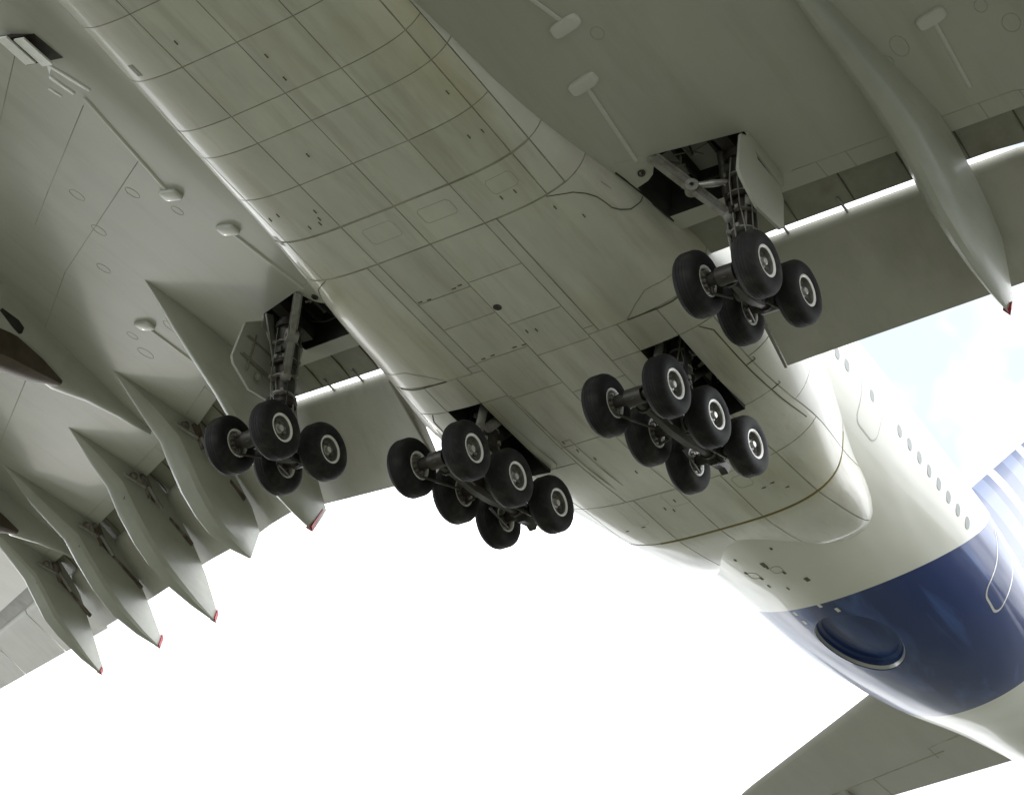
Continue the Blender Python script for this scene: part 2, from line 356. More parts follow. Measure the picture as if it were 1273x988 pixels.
for x, y in ((11.74, -.28), (11.82, .44)):
    b = MB(); o = [(.36*p, .28*q) for p, q in ((0, .3), (.2, 0), (.8, 0), (1, .3), (1, .7), (.8, 1), (.2, 1), (0, .7))]; c = (.18, .14)
    def sc_(k): return [(c[0]+(p-c[0])*k, c[1]+(q-c[1])*k) for p, q in o]
    b.loft([[f_bot(x+p, y+q, h) for p, q in sc_(k)] for k, h in ((1, -.01), (1, .008), (.93, .008), (.9, .001))], cap1=False); b.build('drain_hatch', 'seam_faint', FUS, ang=None)

# ---- fin and tailplane
def foil(xl, xt, t, n=10):
    up = []; lo = []
    for i in range(n+1):
        s = (i/n)**1.7; h = t*(1.48*math.sqrt(s)-.63*s-1.76*s*s+1.42*s**3-.51*s**4)/.5*.5
        up.append((xl+(xt-xl)*s, h)); lo.append((xl+(xt-xl)*s, -h))
    return up+lo[::-1][:-1]
b = MB(); rings = []
for z, xl, xt, t in [(7.6, 18.3, 33.5, 1.2), (12.9, 22.97, 34.2, 1.05), (18.5, 27.89, 35.4, .8), (23.5, 32.3, 37, .5)]:
    rings.append([(x, h, z) for x, h in foil(xl, xt, t)])
b.loft(rings); FIN = b.build('fin', 'fin_livery', PLANE, ang=40)
b = MB(); rings = []
for z, xl, xt, t in [(9.5, 20.0, 33.7, 1.14), (12.9, 22.97, 34.2, 1.05), (18.5, 27.89, 35.4, .8), (23.5, 32.3, 37, .5)]:
    up = [(xl-.02, 0)]+[(xl+.55*k, t*(1.48*math.sqrt(q)-.63*q-1.76*q*q)+.02) for k in (.04, .15, .4, .7, 1.0) for q in [.55*k/(xt-xl)]]
    rings.append([(x, h, z) for x, h in up]+[(x, -h, z) for x, h in up[:0:-1]])
b.loft(rings); b.build('fin_leading_edge', 'placard_white', FIN)
for s in (1, -1):
    b = MB(); rings = []; Z0 = 6.15
    st = [(.8, 22.2, 29.2), (3.9, 24.35, 30.15), (10.6, 29.04, 32.2), (11.3, 29.56, 32.42), (11.75, 29.95, 32.55), (12.05, 30.35, 32.62), (12.25, 30.85, 32.66), (12.35, 31.6, 32.68)]
    for y, xl, xt in st:
        rings.append([(x, s*y, Z0+.1*y+.02*(x-28)+h*(1.0 if h > 0 else .6)) for x, h in foil(xl, xt-.05, .095*(xt-xl))])
    b.loft(rings); ST = b.build('tailplane', 'stab_paint', PLANE, ang=40)
    b = MB()
    def sp(y, f, o=.0):
        for (y0, l0, t0), (y1, l1, t1) in zip(st, st[1:]):
            if y <= y1:
                k = (y-y0)/(y1-y0); xl = l0+(l1-l0)*k; xt = t0+(t1-t0)*k-.05; break
        q = f**(1/1.7); h = .095*(xt-xl)*(1.48*math.sqrt(f)-.63*f-1.76*f*f+1.42*f**3-.51*f**4)
        x = xl+(xt-xl)*f; return V((x, s*y, Z0+.1*y+.02*(x-28)-h*.6-o))
    def strip(pts, wd, wdir):
        for p, q in zip(pts, pts[1:]): b.prism([p, q, q+V(wdir)*wd, p+V(wdir)*wd], (0, 0, .05))
    strip([sp(y, .70, .006) for y in frange(3, 11, 12)], .025, (1, 0, 0))
    strip([sp(6.2, f, .006) for f in frange(.70, .985, 4)], .03, (0, 1, 0))
    strip([sp(y, .62, .006) for y in frange(2, 3.4, 3)], .03, (1, 0, 0)); strip([sp(3.4, f, .006) for f in frange(.62, .75, 3)], .03, (0, 1, 0))
    b.build('elevator_gap', 'seam_sealant', ST, ang=None)
    for y, f in [(7.55, .80), (8.2, .80)]:
        b = MB(); p = sp(y, f); b.bar(p+V((-.35, 0, .0)), p+V((.35, 0, -.02)), .09, .16)
        b.build('hinge_fairing', 'stab_paint', ST)

# ---- belly fairing
b_wf = interp([-19, -16, -13.5, -11.6, -9, -6.6, -4.2, -2.6, -1.1, .4, 1.6, 3.6, 5.3, 7, 8.7, 10.2, 11.3, 12.2, 12.9], [2.4, 2.75, 2.95, 3.08, 3.27, 3.47, 3.66, 3.88, 4.1, 4.24, 4.4, 4.68, 4.45, 3.98, 3.5, 3.13, 2.95, 2.68, 2.0])
b_zb = interp([-19, -16, -13, -11, 4, 5.5, 7.2, 9.35, 10.3, 11, 12, 12.9], [2.3, 1.72, 1.5, 1.49, 1.49, 1.57, 1.80, 1.96, 2.16, 2.35, 2.7, 3.3])
b_zs = interp([-19, 2, 7, 13], [3.2, 3.2, 3.7, 3.7]); b_ns = interp([-19, 2, 7, 13], [4.2, 4.2, 3.2, 3.2])
_cache = {}
def b_section(x):
    k = round(x, 4)
    if k in _cache: return _cache[k]
    wf, zb, ZS, NS = b_wf(x), b_zb(x), b_zs(x), b_ns(x); pts = []
    for i in range(61):
        t = math.pi/2*(1-i/60); pts.append((wf*math.cos(t)**(2/NS), ZS-(ZS-zb)*math.sin(t)**(2/NS)))
    inn = min(3.2, wf*.75)
    for i in range(1, 13):
        t = math.pi/2*i/12; pts.append((inn+(wf-inn)*math.cos(t), ZS+2.1*math.sin(t)))
    s = [0]
    for (a, c), (d, e) in zip(pts, pts[1:]): s.append(s[-1]+math.hypot(d-a, e-c))
    _cache[k] = (pts, s); return _cache[k]
def b_P0(x, t):
    pts, s = b_section(x); a = min(abs(t), s[-1]-1e-6); lo, hi = 0, len(s)-1
    while hi-lo > 1:
        m = (lo+hi)//2
        if s[m] <= a: lo = m
        else: hi = m
    k = (a-s[lo])/(s[hi]-s[lo]); y = pts[lo][0]+(pts[hi][0]-pts[lo][0])*k; z = pts[lo][1]+(pts[hi][1]-pts[lo][1])*k
    return V((x, math.copysign(y, t), z))
def b_N(x, t):
    e = .05; dx = b_P0(x+e, t)-b_P0(x-e, t); a = t; dt = b_P0(x, a+e)-b_P0(x, a-e) if abs(a) > e else V((0, 1, 0))
    n = dx.cross(dt).normalized()
    p = b_P0(x, t)
    if n.dot(V((0, p.y*.3, p.z-3.8 if p.z < 3.7 else p.z-3.0))) < 0: n = -n
    return n
def b_P(x, t, o=0): return b_P0(x, t)+b_N(x, t)*o
TMAX = 8.2
BAY_X0, BAY_X1, BAY_Y0, BAY_Y1 = 2.17, 5.08, 2.18, 3.17
# backing shell, with the two body-gear bays left open
tl = sorted(set([-TMAX]+[round(v, 3) for v in frange(-TMAX, TMAX, 64)]+[-BAY_Y1, -BAY_Y0, BAY_Y0, BAY_Y1]))
tl = [v for v in tl if not any(0 < abs(v-q) < .06 for q in (-BAY_Y1, -BAY_Y0, BAY_Y0, BAY_Y1))]
xl_ = sorted(set([round(v, 3) for v in frange(-19, 12.9, 84)]+[BAY_X0, BAY_X1]))
xl_ = [v for v in xl_ if not any(0 < abs(v-q) < .06 for q in (BAY_X0, BAY_X1))]
b = MB(); vs = [b_P(x, t, -.006) for x in xl_ for t in tl]; fs = []; n = len(tl)
for i in range(len(xl_)-1):
    for j in range(n-1):
        cx, ct = (xl_[i]+xl_[i+1])/2, abs(tl[j]+tl[j+1])/2
        if BAY_X0 < cx < BAY_X1 and BAY_Y0 < ct < BAY_Y1: continue
        fs.append((i*n+j, i*n+j+1, (i+1)*n+j+1, (i+1)*n+j))
b.add(vs, fs); BEL = b.build('belly_fairing', 'seam_sealant', PLANE, ang=60)
BEL['label'] = 'pale dirty belly fairing covered in seamed panels'

def panel(x0, x1, t0, t1, g=(.014, .014, .014, .014), off=.010, m=None, name='belly_panel', parent=None):
    m = m or ('side_paint_lit' if min(abs(t0), abs(t1)) > 3.3 and x1 < 0 or min(abs(t0), abs(t1)) > 4 else 'belly_paint')
    x0, x1, t0, t1 = x0+g[0], x1-g[1], t0+g[2], t1-g[3]
    nx = max(1, math.ceil((x1-x0)/(.35 if x0 > 5.5 else 1.0))); curved = max(abs(t0), abs(t1)) > 2.6
    off *= random.uniform(.75, 1.3)
    nt_ = max(1, math.ceil((t1-t0)/(.16 if curved else 1.0)))
    X = frange(x0, x1, nx); T = frange(t0, t1, nt_); vs = [b_P(x, t, off) for x in X for t in T]; nr = [b_N(x, t) for x in X for t in T]; k = nt_+1
    fs = [(i*k+j, i*k+j+1, (i+1)*k+j+1, (i+1)*k+j) for i in range(nx) for j in range(nt_)]
    per = [(i, 0) for i in range(nx+1)]+[(nx, j) for j in range(1, nt_+1)]+[(i, nt_) for i in range(nx-1, -1, -1)]+[(0, j) for j in range(nt_-1, 0, -1)]
    o = len(vs); vs += [b_P(X[i], T[j], -.004) for i, j in per]; q = len(per)
    me = bpy.data.meshes.new(name); sk = [(per[i][0]*k+per[i][1], per[(i+1) % q][0]*k+per[(i+1) % q][1], o+(i+1) % q, o+i) for i in range(q)]
    # orient faces outward
    def flip(f):
        a, c, d = (V(vs[f[0]]), V(vs[f[1]]), V(vs[f[2]])); return f[::-1] if (c-a).cross(d-a).dot(nr[min(f[0], len(nr)-1)]) < 0 else f
    fs = [flip(f) for f in fs]; me.from_pydata([tuple(v) for v in vs], [], fs+sk)
    nl = []
    for p in me.polygons:
        p.use_smooth = True
        for vi in p.vertices:
            if p.index < len(fs): nl.append(tuple(nr[vi]))
            else: nl.append(tuple(p.normal))
    me.normals_split_custom_set(nl); me.materials.append(MAT[m]); me.update()
    return link(name, me, parent or BEL)
def rows(xs, cols, wide=()):
    for x0, x1 in zip(xs, xs[1:]):
        for t0, t1 in zip(cols, cols[1:]):
            panel(x0, x1, t0, t1, (.03 if x0 in wide else .013, .03 if x1 in wide else .013, .013, .013))
C1 = [-TMAX, -5.4, -4.35, -3.0, -1.43, 0, 1.43, 3.0, 4.35, 5.4, TMAX]
C2 = [-3.45, -3.0, -1.43, 0, 1.43, 3.0, 3.45]
rows([-18.8, -17, -15.4, -13.9, -12.4, -10.9, -9.33, -7.8, -6.95, -5.57, -4.15], C2, wide=(-4.15,))
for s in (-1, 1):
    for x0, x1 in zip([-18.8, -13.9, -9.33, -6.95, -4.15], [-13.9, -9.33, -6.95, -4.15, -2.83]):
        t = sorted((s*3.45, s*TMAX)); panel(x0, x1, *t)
rows([-4.15, -2.83], C2, wide=(-2.83, -4.15))
# between the wing-gear doors
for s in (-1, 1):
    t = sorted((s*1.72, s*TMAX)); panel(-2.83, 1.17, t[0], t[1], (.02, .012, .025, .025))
    t = sorted((s*1.43, s*1.72)); panel(-2.83, .95, *t)
rows([-2.83, -1.34, -.38, .90, 2.32, 4.4, 7.25], [0, 1.43]); rows([-2.83, -1.45, .10, 1.28, 2.72, 4.6, 7.25], [-1.43, 0])
for s in (-1, 1):
    def pn(x0, x1, a, c, **k): panel(x0, x1, *sorted((s*a, s*c)), **k)
    pn(1.17, 2.17, 1.43, 2.18); pn(1.17, 2.17, 2.18, 3.17); pn(1.17, 2.17, 3.17, 4.05)
    pn(.95, 1.17, 1.43, 1.72)
    pn(2.17, 5.08, 1.43, 2.18, g=(.013, .013, .013, 0)); pn(2.17, 5.08, 3.17, 4.05, g=(.013, .013, 0, .02) if s > 0 else (.013, .013, .02, 0))
    pn(5.08, 7.25, 1.43, 2.75); pn(5.08, 7.25, 2.75, 4.05)
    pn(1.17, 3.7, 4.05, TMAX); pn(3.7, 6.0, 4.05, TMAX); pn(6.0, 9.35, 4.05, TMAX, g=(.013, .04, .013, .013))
for x0, x1, g0, g1 in ((7.25, 9.35, .013, .04), (9.35, 12.88, .04, 0)):
    for t0, t1 in zip([-4.05, -2.75, -1.22, 0, 1.22, 2.75], [-2.75, -1.22, 0, 1.22, 2.75, 4.05]): panel(x0, x1, t0, t1, (g0, g1, .013, .013))
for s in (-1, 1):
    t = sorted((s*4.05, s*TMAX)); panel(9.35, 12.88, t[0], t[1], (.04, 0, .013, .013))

def strips(paths, wd, name, m, off=.013, parent=None):
    b = MB()
    for pts in paths:
        pp = []
        for (x0, t0), (x1, t1) in zip(pts, pts[1:]):
            k = max(1, math.ceil(math.hypot(x1-x0, t1-t0)/.2))
            for i in range(k): pp.append((x0+(x1-x0)*i/k, t0+(t1-t0)*i/k))
        pp.append(pts[-1])
        vs = []; fs = []
        for i, (x, t) in enumerate(pp):
            a = pp[max(0, i-1)]; c = pp[min(len(pp)-1, i+1)]; dx, dt = c[0]-a[0], c[1]-a[1]; l = math.hypot(dx, dt) or 1
            nx_, nt_ = -dt/l*wd/2, dx/l*wd/2
            vs += [b_P(x+nx_, t+nt_, off), b_P(x-nx_, t-nt_, off), b_P(x-nx_, t-nt_, -.003), b_P(x+nx_, t+nt_, -.003)]
        for i in range(len(pp)-1):
            for a, c in ((0, 1), (1, 2), (3, 0)): fs.append((i*4+a, i*4+c, (i+1)*4+c, (i+1)*4+a))
        b.add(vs, fs)
    return b.build(name, m, parent or BEL, ang=40)
# door outlines, sealant beads and small covers that run across the panels
for s in (-1, 1):
    def mr_(p): return [(x, -s*t) for x, t in p]
    strips([mr_([(-2.80, -2.95), (-2.69, -3.16), (-2.52, -3.44), (-2.31, -3.62), (-2.06, -3.76), (-1.82, -3.82), (-1.61, -3.86), (-1.43, -3.97), (-1.22, -4.16), (-1.06, -4.5), (-1.0, -4.9)])], .022, 'gear_door_outline', 'seam_dark')
    strips([mr_([(1.15, -2.46), (.84, -2.86), (.60, -3.24), (.60, -3.46), (.64, -3.7), (.66, -4.2)])], .028, 'gear_door_outline', 'seam_sealant')
    strips([mr_([(1.18, -1.76), (1.165, -2.16), (1.17, -2.46)])], .022, 'gear_door_outline', 'seam_sealant'); strips([mr_([(1.17, -2.46), (1.18, -2.86), (1.22, -3.3), (1.23, -3.56), (1.2, -3.9)])], .045, 'gear_door_outline', 'seam_dark')
    strips([mr_([(2.2, -3.66), (2.5, -3.86), (3.0, -3.87), (4.5, -3.88), (6.1, -3.88), (6.9, -3.88)])], .03, 'gear_door_outline', 'seam_dark')
    for q in (3.9, 5.1): strips([mr_([(q, -3.9), (q, -4.13), (q-.1, -4.13)])], .022, 'gear_door_hinge', 'seam_dark')
    strips([mr_([(-2.2, -4.05), (-1.9, -4.12)]), ], .02, 'gear_door_hinge', 'seam_faint')
strips([[(9.37, t) for t in (1.75, 1.2, 0, -1.2, -2.1, -2.8, -3.4, -4.1, -4.6)]], .055, 'sealant_bead', 'seam_yellow')
strips([[(2.2, 1.38), (6.8, 1.30)]], .03, 'sealant_bead', 'seam_sealant'); strips([[(4.2, 1.20), (4.2, 1.05), (6.5, 1.04)]], .02, 'sealant_bead', 'seam_sealant')
strips([[(2.3, 2.0), (3.6, 1.98), (4.9, 1.9), (5.15, 2.05)]], .016, 'sealant_bead', 'seam_faint')
for x0, x1, t0, t1 in ((-3.85, -3.36, .32, 1.12), (-3.82, -3.38, -1.15, -.32), (-3.84, -3.42, -2.72, -2.08), (7.3, 7.93, -.05, .52), (7.15, 8.36, 1.42, 1.84), (7.5, 8.0, -1.75, -1.35), (-12.0, -11.5, .5, 1.1)):
    r_ = .07; strips([[(x0+r_, t0), (x1-r_, t0), (x1, t0+r_), (x1, t1-r_), (x1-r_, t1), (x0+r_, t1), (x0, t1-r_), (x0, t0+r_), (x0+r_, t0)]], .014, 'access_hatch', 'seam_faint')
lb = MB(); lb.bar((-.055, 0, -.002), (.055, 0, -.002), .028, .008); lmesh = lb.mesh('latch', 'seam_dark', None)
for x, t, a in [(-4.96, -2.84, 0), (-5.01, -2.54, 0), (-3.29, -2.5, 0), (-3.29, -2.16, 0), (-1.47, .2, 1), (-1.44, .38, 1), (-1.38, 1.1, 1), (-1.40, 1.33, 1), (.47, -.26, 0), (.52, -.48, 0), (.82, .06, 1), (.80, .3, 1), (.83, 1.18, 1), (.82, .92, 1), (-4.99, 2.52, 0), (-4.91, 2.82, 0), (-4.78, 1.64, 0), (-4.56, 1.7, 0), (-4.43, 1.78, 0), (-4.42, 2.08, 0), (-8.77, -.3, 0), (-8.12, -.24, 0), (-6.15, -2.82, 0), (-2.45, -2.94, 0), (4.65, 1.12, 0), (5.13, .94, 0), (7.7, .32, 0), (7.91, .72, 0), (8.07, .56, 0), (8.22, -2.1, 1), (8.27, -1.84, 1), (8.6, -2.3, 1), (4.23, 1.24, 0), (8.54, 2.22, 1), (8.45, 1.68, 1), (6.1, .4, 0), (-6.2, .7, 0), (-9.9, 1.1, 0), (-1.9, -3.3, 0)]:
    o = link('latch', lmesh, BEL, b_P(x, t, .014)); n_ = b_N(x, t); o.rotation_euler = (math.atan2(n_.y, -n_.z)*-1, 0, math.pi/2*a)
for x, t, m_ in ((-9.63, 2.5, 'seam_dark'), (-4.19, 3.22, 'seam_dark')):
    panel(x-.16, x+.16, t-.07, t+.07, (0, 0, 0, 0), .016, 'shroud_paint', 'identification_plate')
b = MB(); b.lathe(b_P(-.50, -.13, .012), (0, 0, -1), [(0, .10), (.006, .10), (.008, .06), (.003, .05), (.003, 0)], 16); b.build('drain_plug', 'gear_steel', BEL)

# body gear bays: dark boxes with frames inside
for s in (-1, 1):
    b = MB(); y0, y1 = s*BAY_Y0, s*BAY_Y1
    z0 = 1.495; zt = 3.3
    q = [(BAY_X0, y0), (BAY_X1, y0), (BAY_X1, y1), (BAY_X0, y1)]
    vs = [(x, y, 1.485 if abs(y) < 3 else 1.60) for x, y in q]+[(x, y, zt) for x, y in q]
    b.add(vs, [(0, 1, 5, 4), (1, 2, 6, 5), (2, 3, 7, 6), (3, 0, 4, 7), (4, 5, 6, 7)])
    for x in (2.7, 3.3, 3.9, 4.5): b.bar((x, y0, 3.1), (x, y1, 3.1), .08, .3)
    for x in (2.45, 4.75): b.tube((x, y0+s*.3, 2.0), (x, y0+s*.3, 3.2), .06)
    b.path([(2.3, y0+s*.2, 2.6), (3, y0+s*.25, 2.2), (4, y0+s*.15, 2.5), (4.9, y0+s*.3, 2.2)], .04)
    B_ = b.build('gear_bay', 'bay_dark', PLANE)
    rd = random.Random(3)
    for k in range(7):
        b = MB(); x = rd.uniform(2.3, 4.8); b.path([(x, y0+s*.05, rd.uniform(1.8, 2.3)), (x+rd.uniform(-.2, .4), y0+s*.12, rd.uniform(2.2, 2.7)), (x+rd.uniform(.2, .8), y0+s*.3, rd.uniform(2.6, 3.0))], rd.choice((.015, .022, .03))); b.build('bay_pipe', 'shroud_paint', B_)
    for x in (2.25, 3.0, 3.8, 4.6): b = MB(); b.bar((x, y0+s*.03, 1.65), (x, y0+s*.03, 3.1), .05, .05); b.build('bay_rib', 'shroud_paint', B_)

# ---- wings
def wz(x, y):
    z = 2.66+.05*(x+4.27)+.30*(y-4.74)
    if y < 4.2 and x < -4.5:                                        # root fillet: the skin lifts into the fairing ahead of the gear
        a = min(1, (4.2-y)/1.1); c = min(1, (-4.5-x)/3.2); z += .20*a*a*(3-2*a)*c*c*(3-2*c)
    return z
w_le = lin([2.4, 3.0, 7, 46], [-17.5, -17.2, -13.2, 17.6])
w_r = lin([3, 5.04, 11.3, 13.3, 17.5, 22.8, 28.5, 46], [-.02, .51, 2.25, 3.55, 5.9, 8.85, 11.85, 21.2])
w_g = lin([3, 5.3, 8.54, 10.91, 13.3, 17.5, 22.8, 28.5, 46], [1.0, 1.60, 2.47, 3.12, 4.5, 6.85, 9.75, 12.7, 21.8])
bay_f = lambda y: -1.92+.43*(y-4.7)
bay_r = lambda y: -.16+.28*(y-4.3)
w_th = lin([3, 12, 46], [2.6, 1.7, .55])
HOLE = (4.15, 6.56)
YS = [2.4, 2.8, 3.1, 3.4, 3.75, HOLE[0], 4.7, 5.3, 5.95, HOLE[1], 7.2, 8.0, 8.6, 9.3, 10.2, 11.3, 12.3, 13.3, 15, 17.5, 20, 22.8, 25.5, 28.5, 32, 36, 40, 44, 46]
def wing_ring(y):
    xl, xr, xg, t = w_le(y), w_r(y), w_g(y), w_th(y)
    def lo(x, o=0): return (x, y, wz(x, y)+o)
    if y < 12: f1, f2 = bay_f(y), bay_r(y)
    else: f1, f2 = xl+.55*(xr-xl), xl+.88*(xr-xl)
    f1 = max(f1, xl+.9*t+.5); f2 = max(f2, f1+.2); f2 = min(f2, xr-.05) if f1 < xr-.2 else f2
    mid = xl+(f1-xl)*.5
    return [lo(xl, .42*t), lo(xl+.06*t, .24*t), lo(xl+.22*t, .09*t), lo(xl+.5*t, .02*t), lo(xl+.9*t), lo(xl+.9*t+(f1-xl-.9*t)*.3), lo(xl+.9*t+(f1-xl-.9*t)*.55), lo(xl+.9*t+(f1-xl-.9*t)*.8), lo(f1), lo(f2), lo(xr), lo(xr+.04, .20), lo(xr+.5*(xg-xr), .16), lo(xg, .03), lo(xg+.005, .06),
            lo(xr, .46*t*.8+.1), lo(xl+.7*(xr-xl), .82*t), lo(xl+.4*(xr-xl), 1.02*t), lo(xl+.18*(xr-xl), .92*t), lo(xl+.05*(xr-xl), .68*t)]
def mirror(b, s):
    if s < 0: b.v = [(p[0], -p[1], p[2]) for p in b.v]; b.f = [f[::-1] for f in b.f]
    return b
for s in (1, -1):
    b = MB(); rings = [wing_ring(y) for y in YS]; n = len(rings[0]); shroud = []
    vs = [p for r in rings for p in r]; fs = []
    for i in range(len(rings)-1):
        for k in range(n):
            if HOLE[0]-.01 <= YS[i] and YS[i+1] <= HOLE[1]+.01 and k == 8: continue
            if k in (10, 11, 12): continue
            fs.append((i*n+k, i*n+(k+1) % n, (i+1)*n+(k+1) % n, (i+1)*n+k))
    fs += [tuple(range(n)), tuple(range((len(rings)-1)*n, len(rings)*n))]
    b.add(vs, fs)
    W = mirror(b, s).build('wing', 'wing_paint', PLANE, ang=30)
    W['label'] = 'grey starboard wing catching low sun on its underside' if s > 0 else 'grey port wing in shade'
    # trailing-edge shroud between the rear spar and the flap slot
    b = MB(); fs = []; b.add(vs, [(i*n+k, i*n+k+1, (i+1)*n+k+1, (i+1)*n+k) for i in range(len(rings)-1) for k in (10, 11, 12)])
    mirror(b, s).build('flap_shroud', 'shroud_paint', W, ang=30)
    # ribs across the shroud
    for y in frange(5.0, 29, 20):
        b = MB(); x0, x1 = w_r(y)+.05, w_g(y)-.03; b.prism([(x0, y, wz(x0, y)+.19), (x1, y, wz(x1, y)+.028), (x1, y, wz(x1, y)+.12), (x0, y, wz(x0, y)+.3)], (0, .02, 0))
        mirror(b, s).build('shroud_rib', 'seam_dark', W, ang=None)
    # tab with a drain beside the bay mouth
    b = MB(); q = [(bay_f(4.1)-.02, 4.1), (bay_f(4.86)-.02, 4.86), (-1.62, 4.72), (-1.42, 4.58), (-1.34, 4.42), (-1.32, 4.1)]
    b.prism([(x, y, wz(x, y)-.012) for x, y in q], (0, 0, .05)); mirror(b, s).build('bay_corner_panel', 'wing_paint', W)
    b = MB(); b.lathe((-1.62, 4.42, wz(-1.62, 4.42)), (0, -.29, .95), [(-.05, .055), (-.05, .085), (.03, .085)], 16); b.tube((-1.62, 4.42, wz(-1.62, 4.42)-.014), (-1.62, 4.42, wz(-1.62, 4.42)+.02), .06)
    mirror(b, s).build('drain_cap', 'gear_steel', W)
    # gear bay walls
    b = MB(); q = [(bay_f(HOLE[0]), HOLE[0])]+[(bay_f(y), y) for y in (5.3, HOLE[1])]+[(bay_r(HOLE[1]), HOLE[1]), (bay_r(5.3), 5.3), (bay_r(HOLE[0]), HOLE[0])]
    m_ = len(q); v2 = [(x, y, wz(x, y)) for x, y in q]+[(x, y, wz(x, y)+1.25) for x, y in q]
    b.add(v2, [(i, (i+1) % m_, m_+(i+1) % m_, m_+i) for i in range(m_)]+[tuple(range(m_, 2*m_))])
    for y in (4.8, 5.5, 6.1): b.bar((bay_f(y)+.05, y, wz(-1, y)+.9), (bay_r(y)-.05, y, wz(-.2, y)+.9), .07, .3)
    b.path([(-1.6, 4.9, 3.2), (-1.2, 5.5, 3.5), (-.6, 6.2, 3.9)], .04); b.path([(-.4, 4.6, 3.2), (-.2, 5.4, 3.4), (-.1, 6.2, 3.8)], .03)
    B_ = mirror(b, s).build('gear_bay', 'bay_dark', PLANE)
    rd = random.Random(9)
    for k in range(8):
        b = MB(); y = rd.uniform(4.5, 6.3); x = rd.uniform(-1.4, -.4); z = wz(x, y)
        b.path([(x, y, z+rd.uniform(.3, .6)), (x+rd.uniform(-.1, .4), y+rd.uniform(-.3, .3), z+rd.uniform(.6, .9)), (x+rd.uniform(-.4, .4), y+rd.uniform(-.5, .5), z+1.1)], rd.choice((.015, .02, .03))); mirror(b, s).build('bay_pipe', 'shroud_paint', B_)
    for y in (4.5, 5.2, 5.9, 6.4):
        b = MB(); b.bar((bay_f(y)+.04, y, wz(-1.5, y)+.15), (bay_f(y)+.04, y, wz(-1.5, y)+1.1), .06, .05); mirror(b, s).build('bay_rib', 'shroud_paint', B_)
    b = MB(); X = frange(-1.98, -.02, 12); pv = [(x, b_wf(x)+.03) for x in X]
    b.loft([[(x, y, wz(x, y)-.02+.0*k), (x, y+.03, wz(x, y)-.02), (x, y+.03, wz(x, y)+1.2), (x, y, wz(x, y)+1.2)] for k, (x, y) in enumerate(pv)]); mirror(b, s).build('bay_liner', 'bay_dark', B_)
    # conduits with rounded caps on the skin
    for (c0, y0), (c1, y1) in (((-4.28, 4.75), (-1.95, 4.5)), ((-5.86, 5.24), (-9.13, 4.62)), ((-1.03, 10.81), (1.02, 10.64))):
        b = MB(); d = 1 if c1 > c0 else -1
        b.loft([[(x, y+.055*math.cos(t), wz(x, y)-.035*math.sin(t)) for t in (0, .6, 1.2, 1.94, 2.54, math.pi)] for x, y in [(c0+(c1-c0)*k/6, y0+(y1-y0)*k/6) for k in range(7)]])
        mirror(b, s).build('conduit', 'cap_paint', W)
        b = MB(); rg = []
        for q, h in ((1, -.02), (1, .05), (.9, .085), (.7, .10)):
            rg.append([(c0-d*.08+.17*q*math.copysign(abs(math.cos(t))**.5, math.cos(t)), y0+.30*q*math.copysign(abs(math.sin(t))**.5, math.sin(t)), wz(c0, y0)+.3*.30*q*math.copysign(abs(math.sin(t))**.5, math.sin(t))-h) for t in [2*math.pi*i/48 for i in range(48)]])
        b.loft(rg); mirror(b, s).build('conduit_cap', 'cap_paint', W)
    # skin seams and inspection covers
    b = MB()
    def seam(pts, wd=.016):
        for (x0, y0), (x1, y1) in zip(pts, pts[1:]):
            L_ = math.hypot(x1-x0, y1-y0); nx_, ny_ = -(y1-y0)/L_*wd/2, (x1-x0)/L_*wd/2
            b.prism([(x, y, wz(x, y)-.004) for x, y in ((x0+nx_, y0+ny_), (x1+nx_, y1+ny_), (x1-nx_, y1-ny_), (x0-nx_, y0-ny_))], (0, 0, .01))
    seam([(w_r(y)-.52, y) for y in (6.8, 8.0, 9.0, 10, 11.3, 13.3, 17.5, 22.8, 28.5)])
    for y in (7.3, 7.9, 8.9, 10.6, 11.4, 15, 16.2, 20, 21.4, 26): seam([(w_r(y)-.52, y), (w_r(y)-.01, y)])
    for f in (.28, .52): seam([(w_le(y)+f*(w_r(y)-w_le(y)), y) for y in (5, 11.3, 17.5, 28, 45)])
    seam([(-8.9, 4.9), (-6.5, 8.7), (-5.4, 10.4)])
    for x, y, a, c in [(-6.2, 8.0, .22, .14), (-4.9, 8.6, .22, .14), (-3.5, 9.9, .2, .14), (.1, 12.0, .26, .17), (-.7, 11.7, .18, .12), (-.9, 10.0, .3, .16), (-.7, 9.6, .2, .15), (-6.0, 6.3, .2, .14), (-5.2, 5.6, .17, .12)]:
        seam([(x+a*math.cos(t), y+c*math.sin(t)) for t in [2*math.pi*i/16 for i in range(17)]], .012)
    mirror(b, s).build('skin_seam', 'seam_faint', W, ang=None)

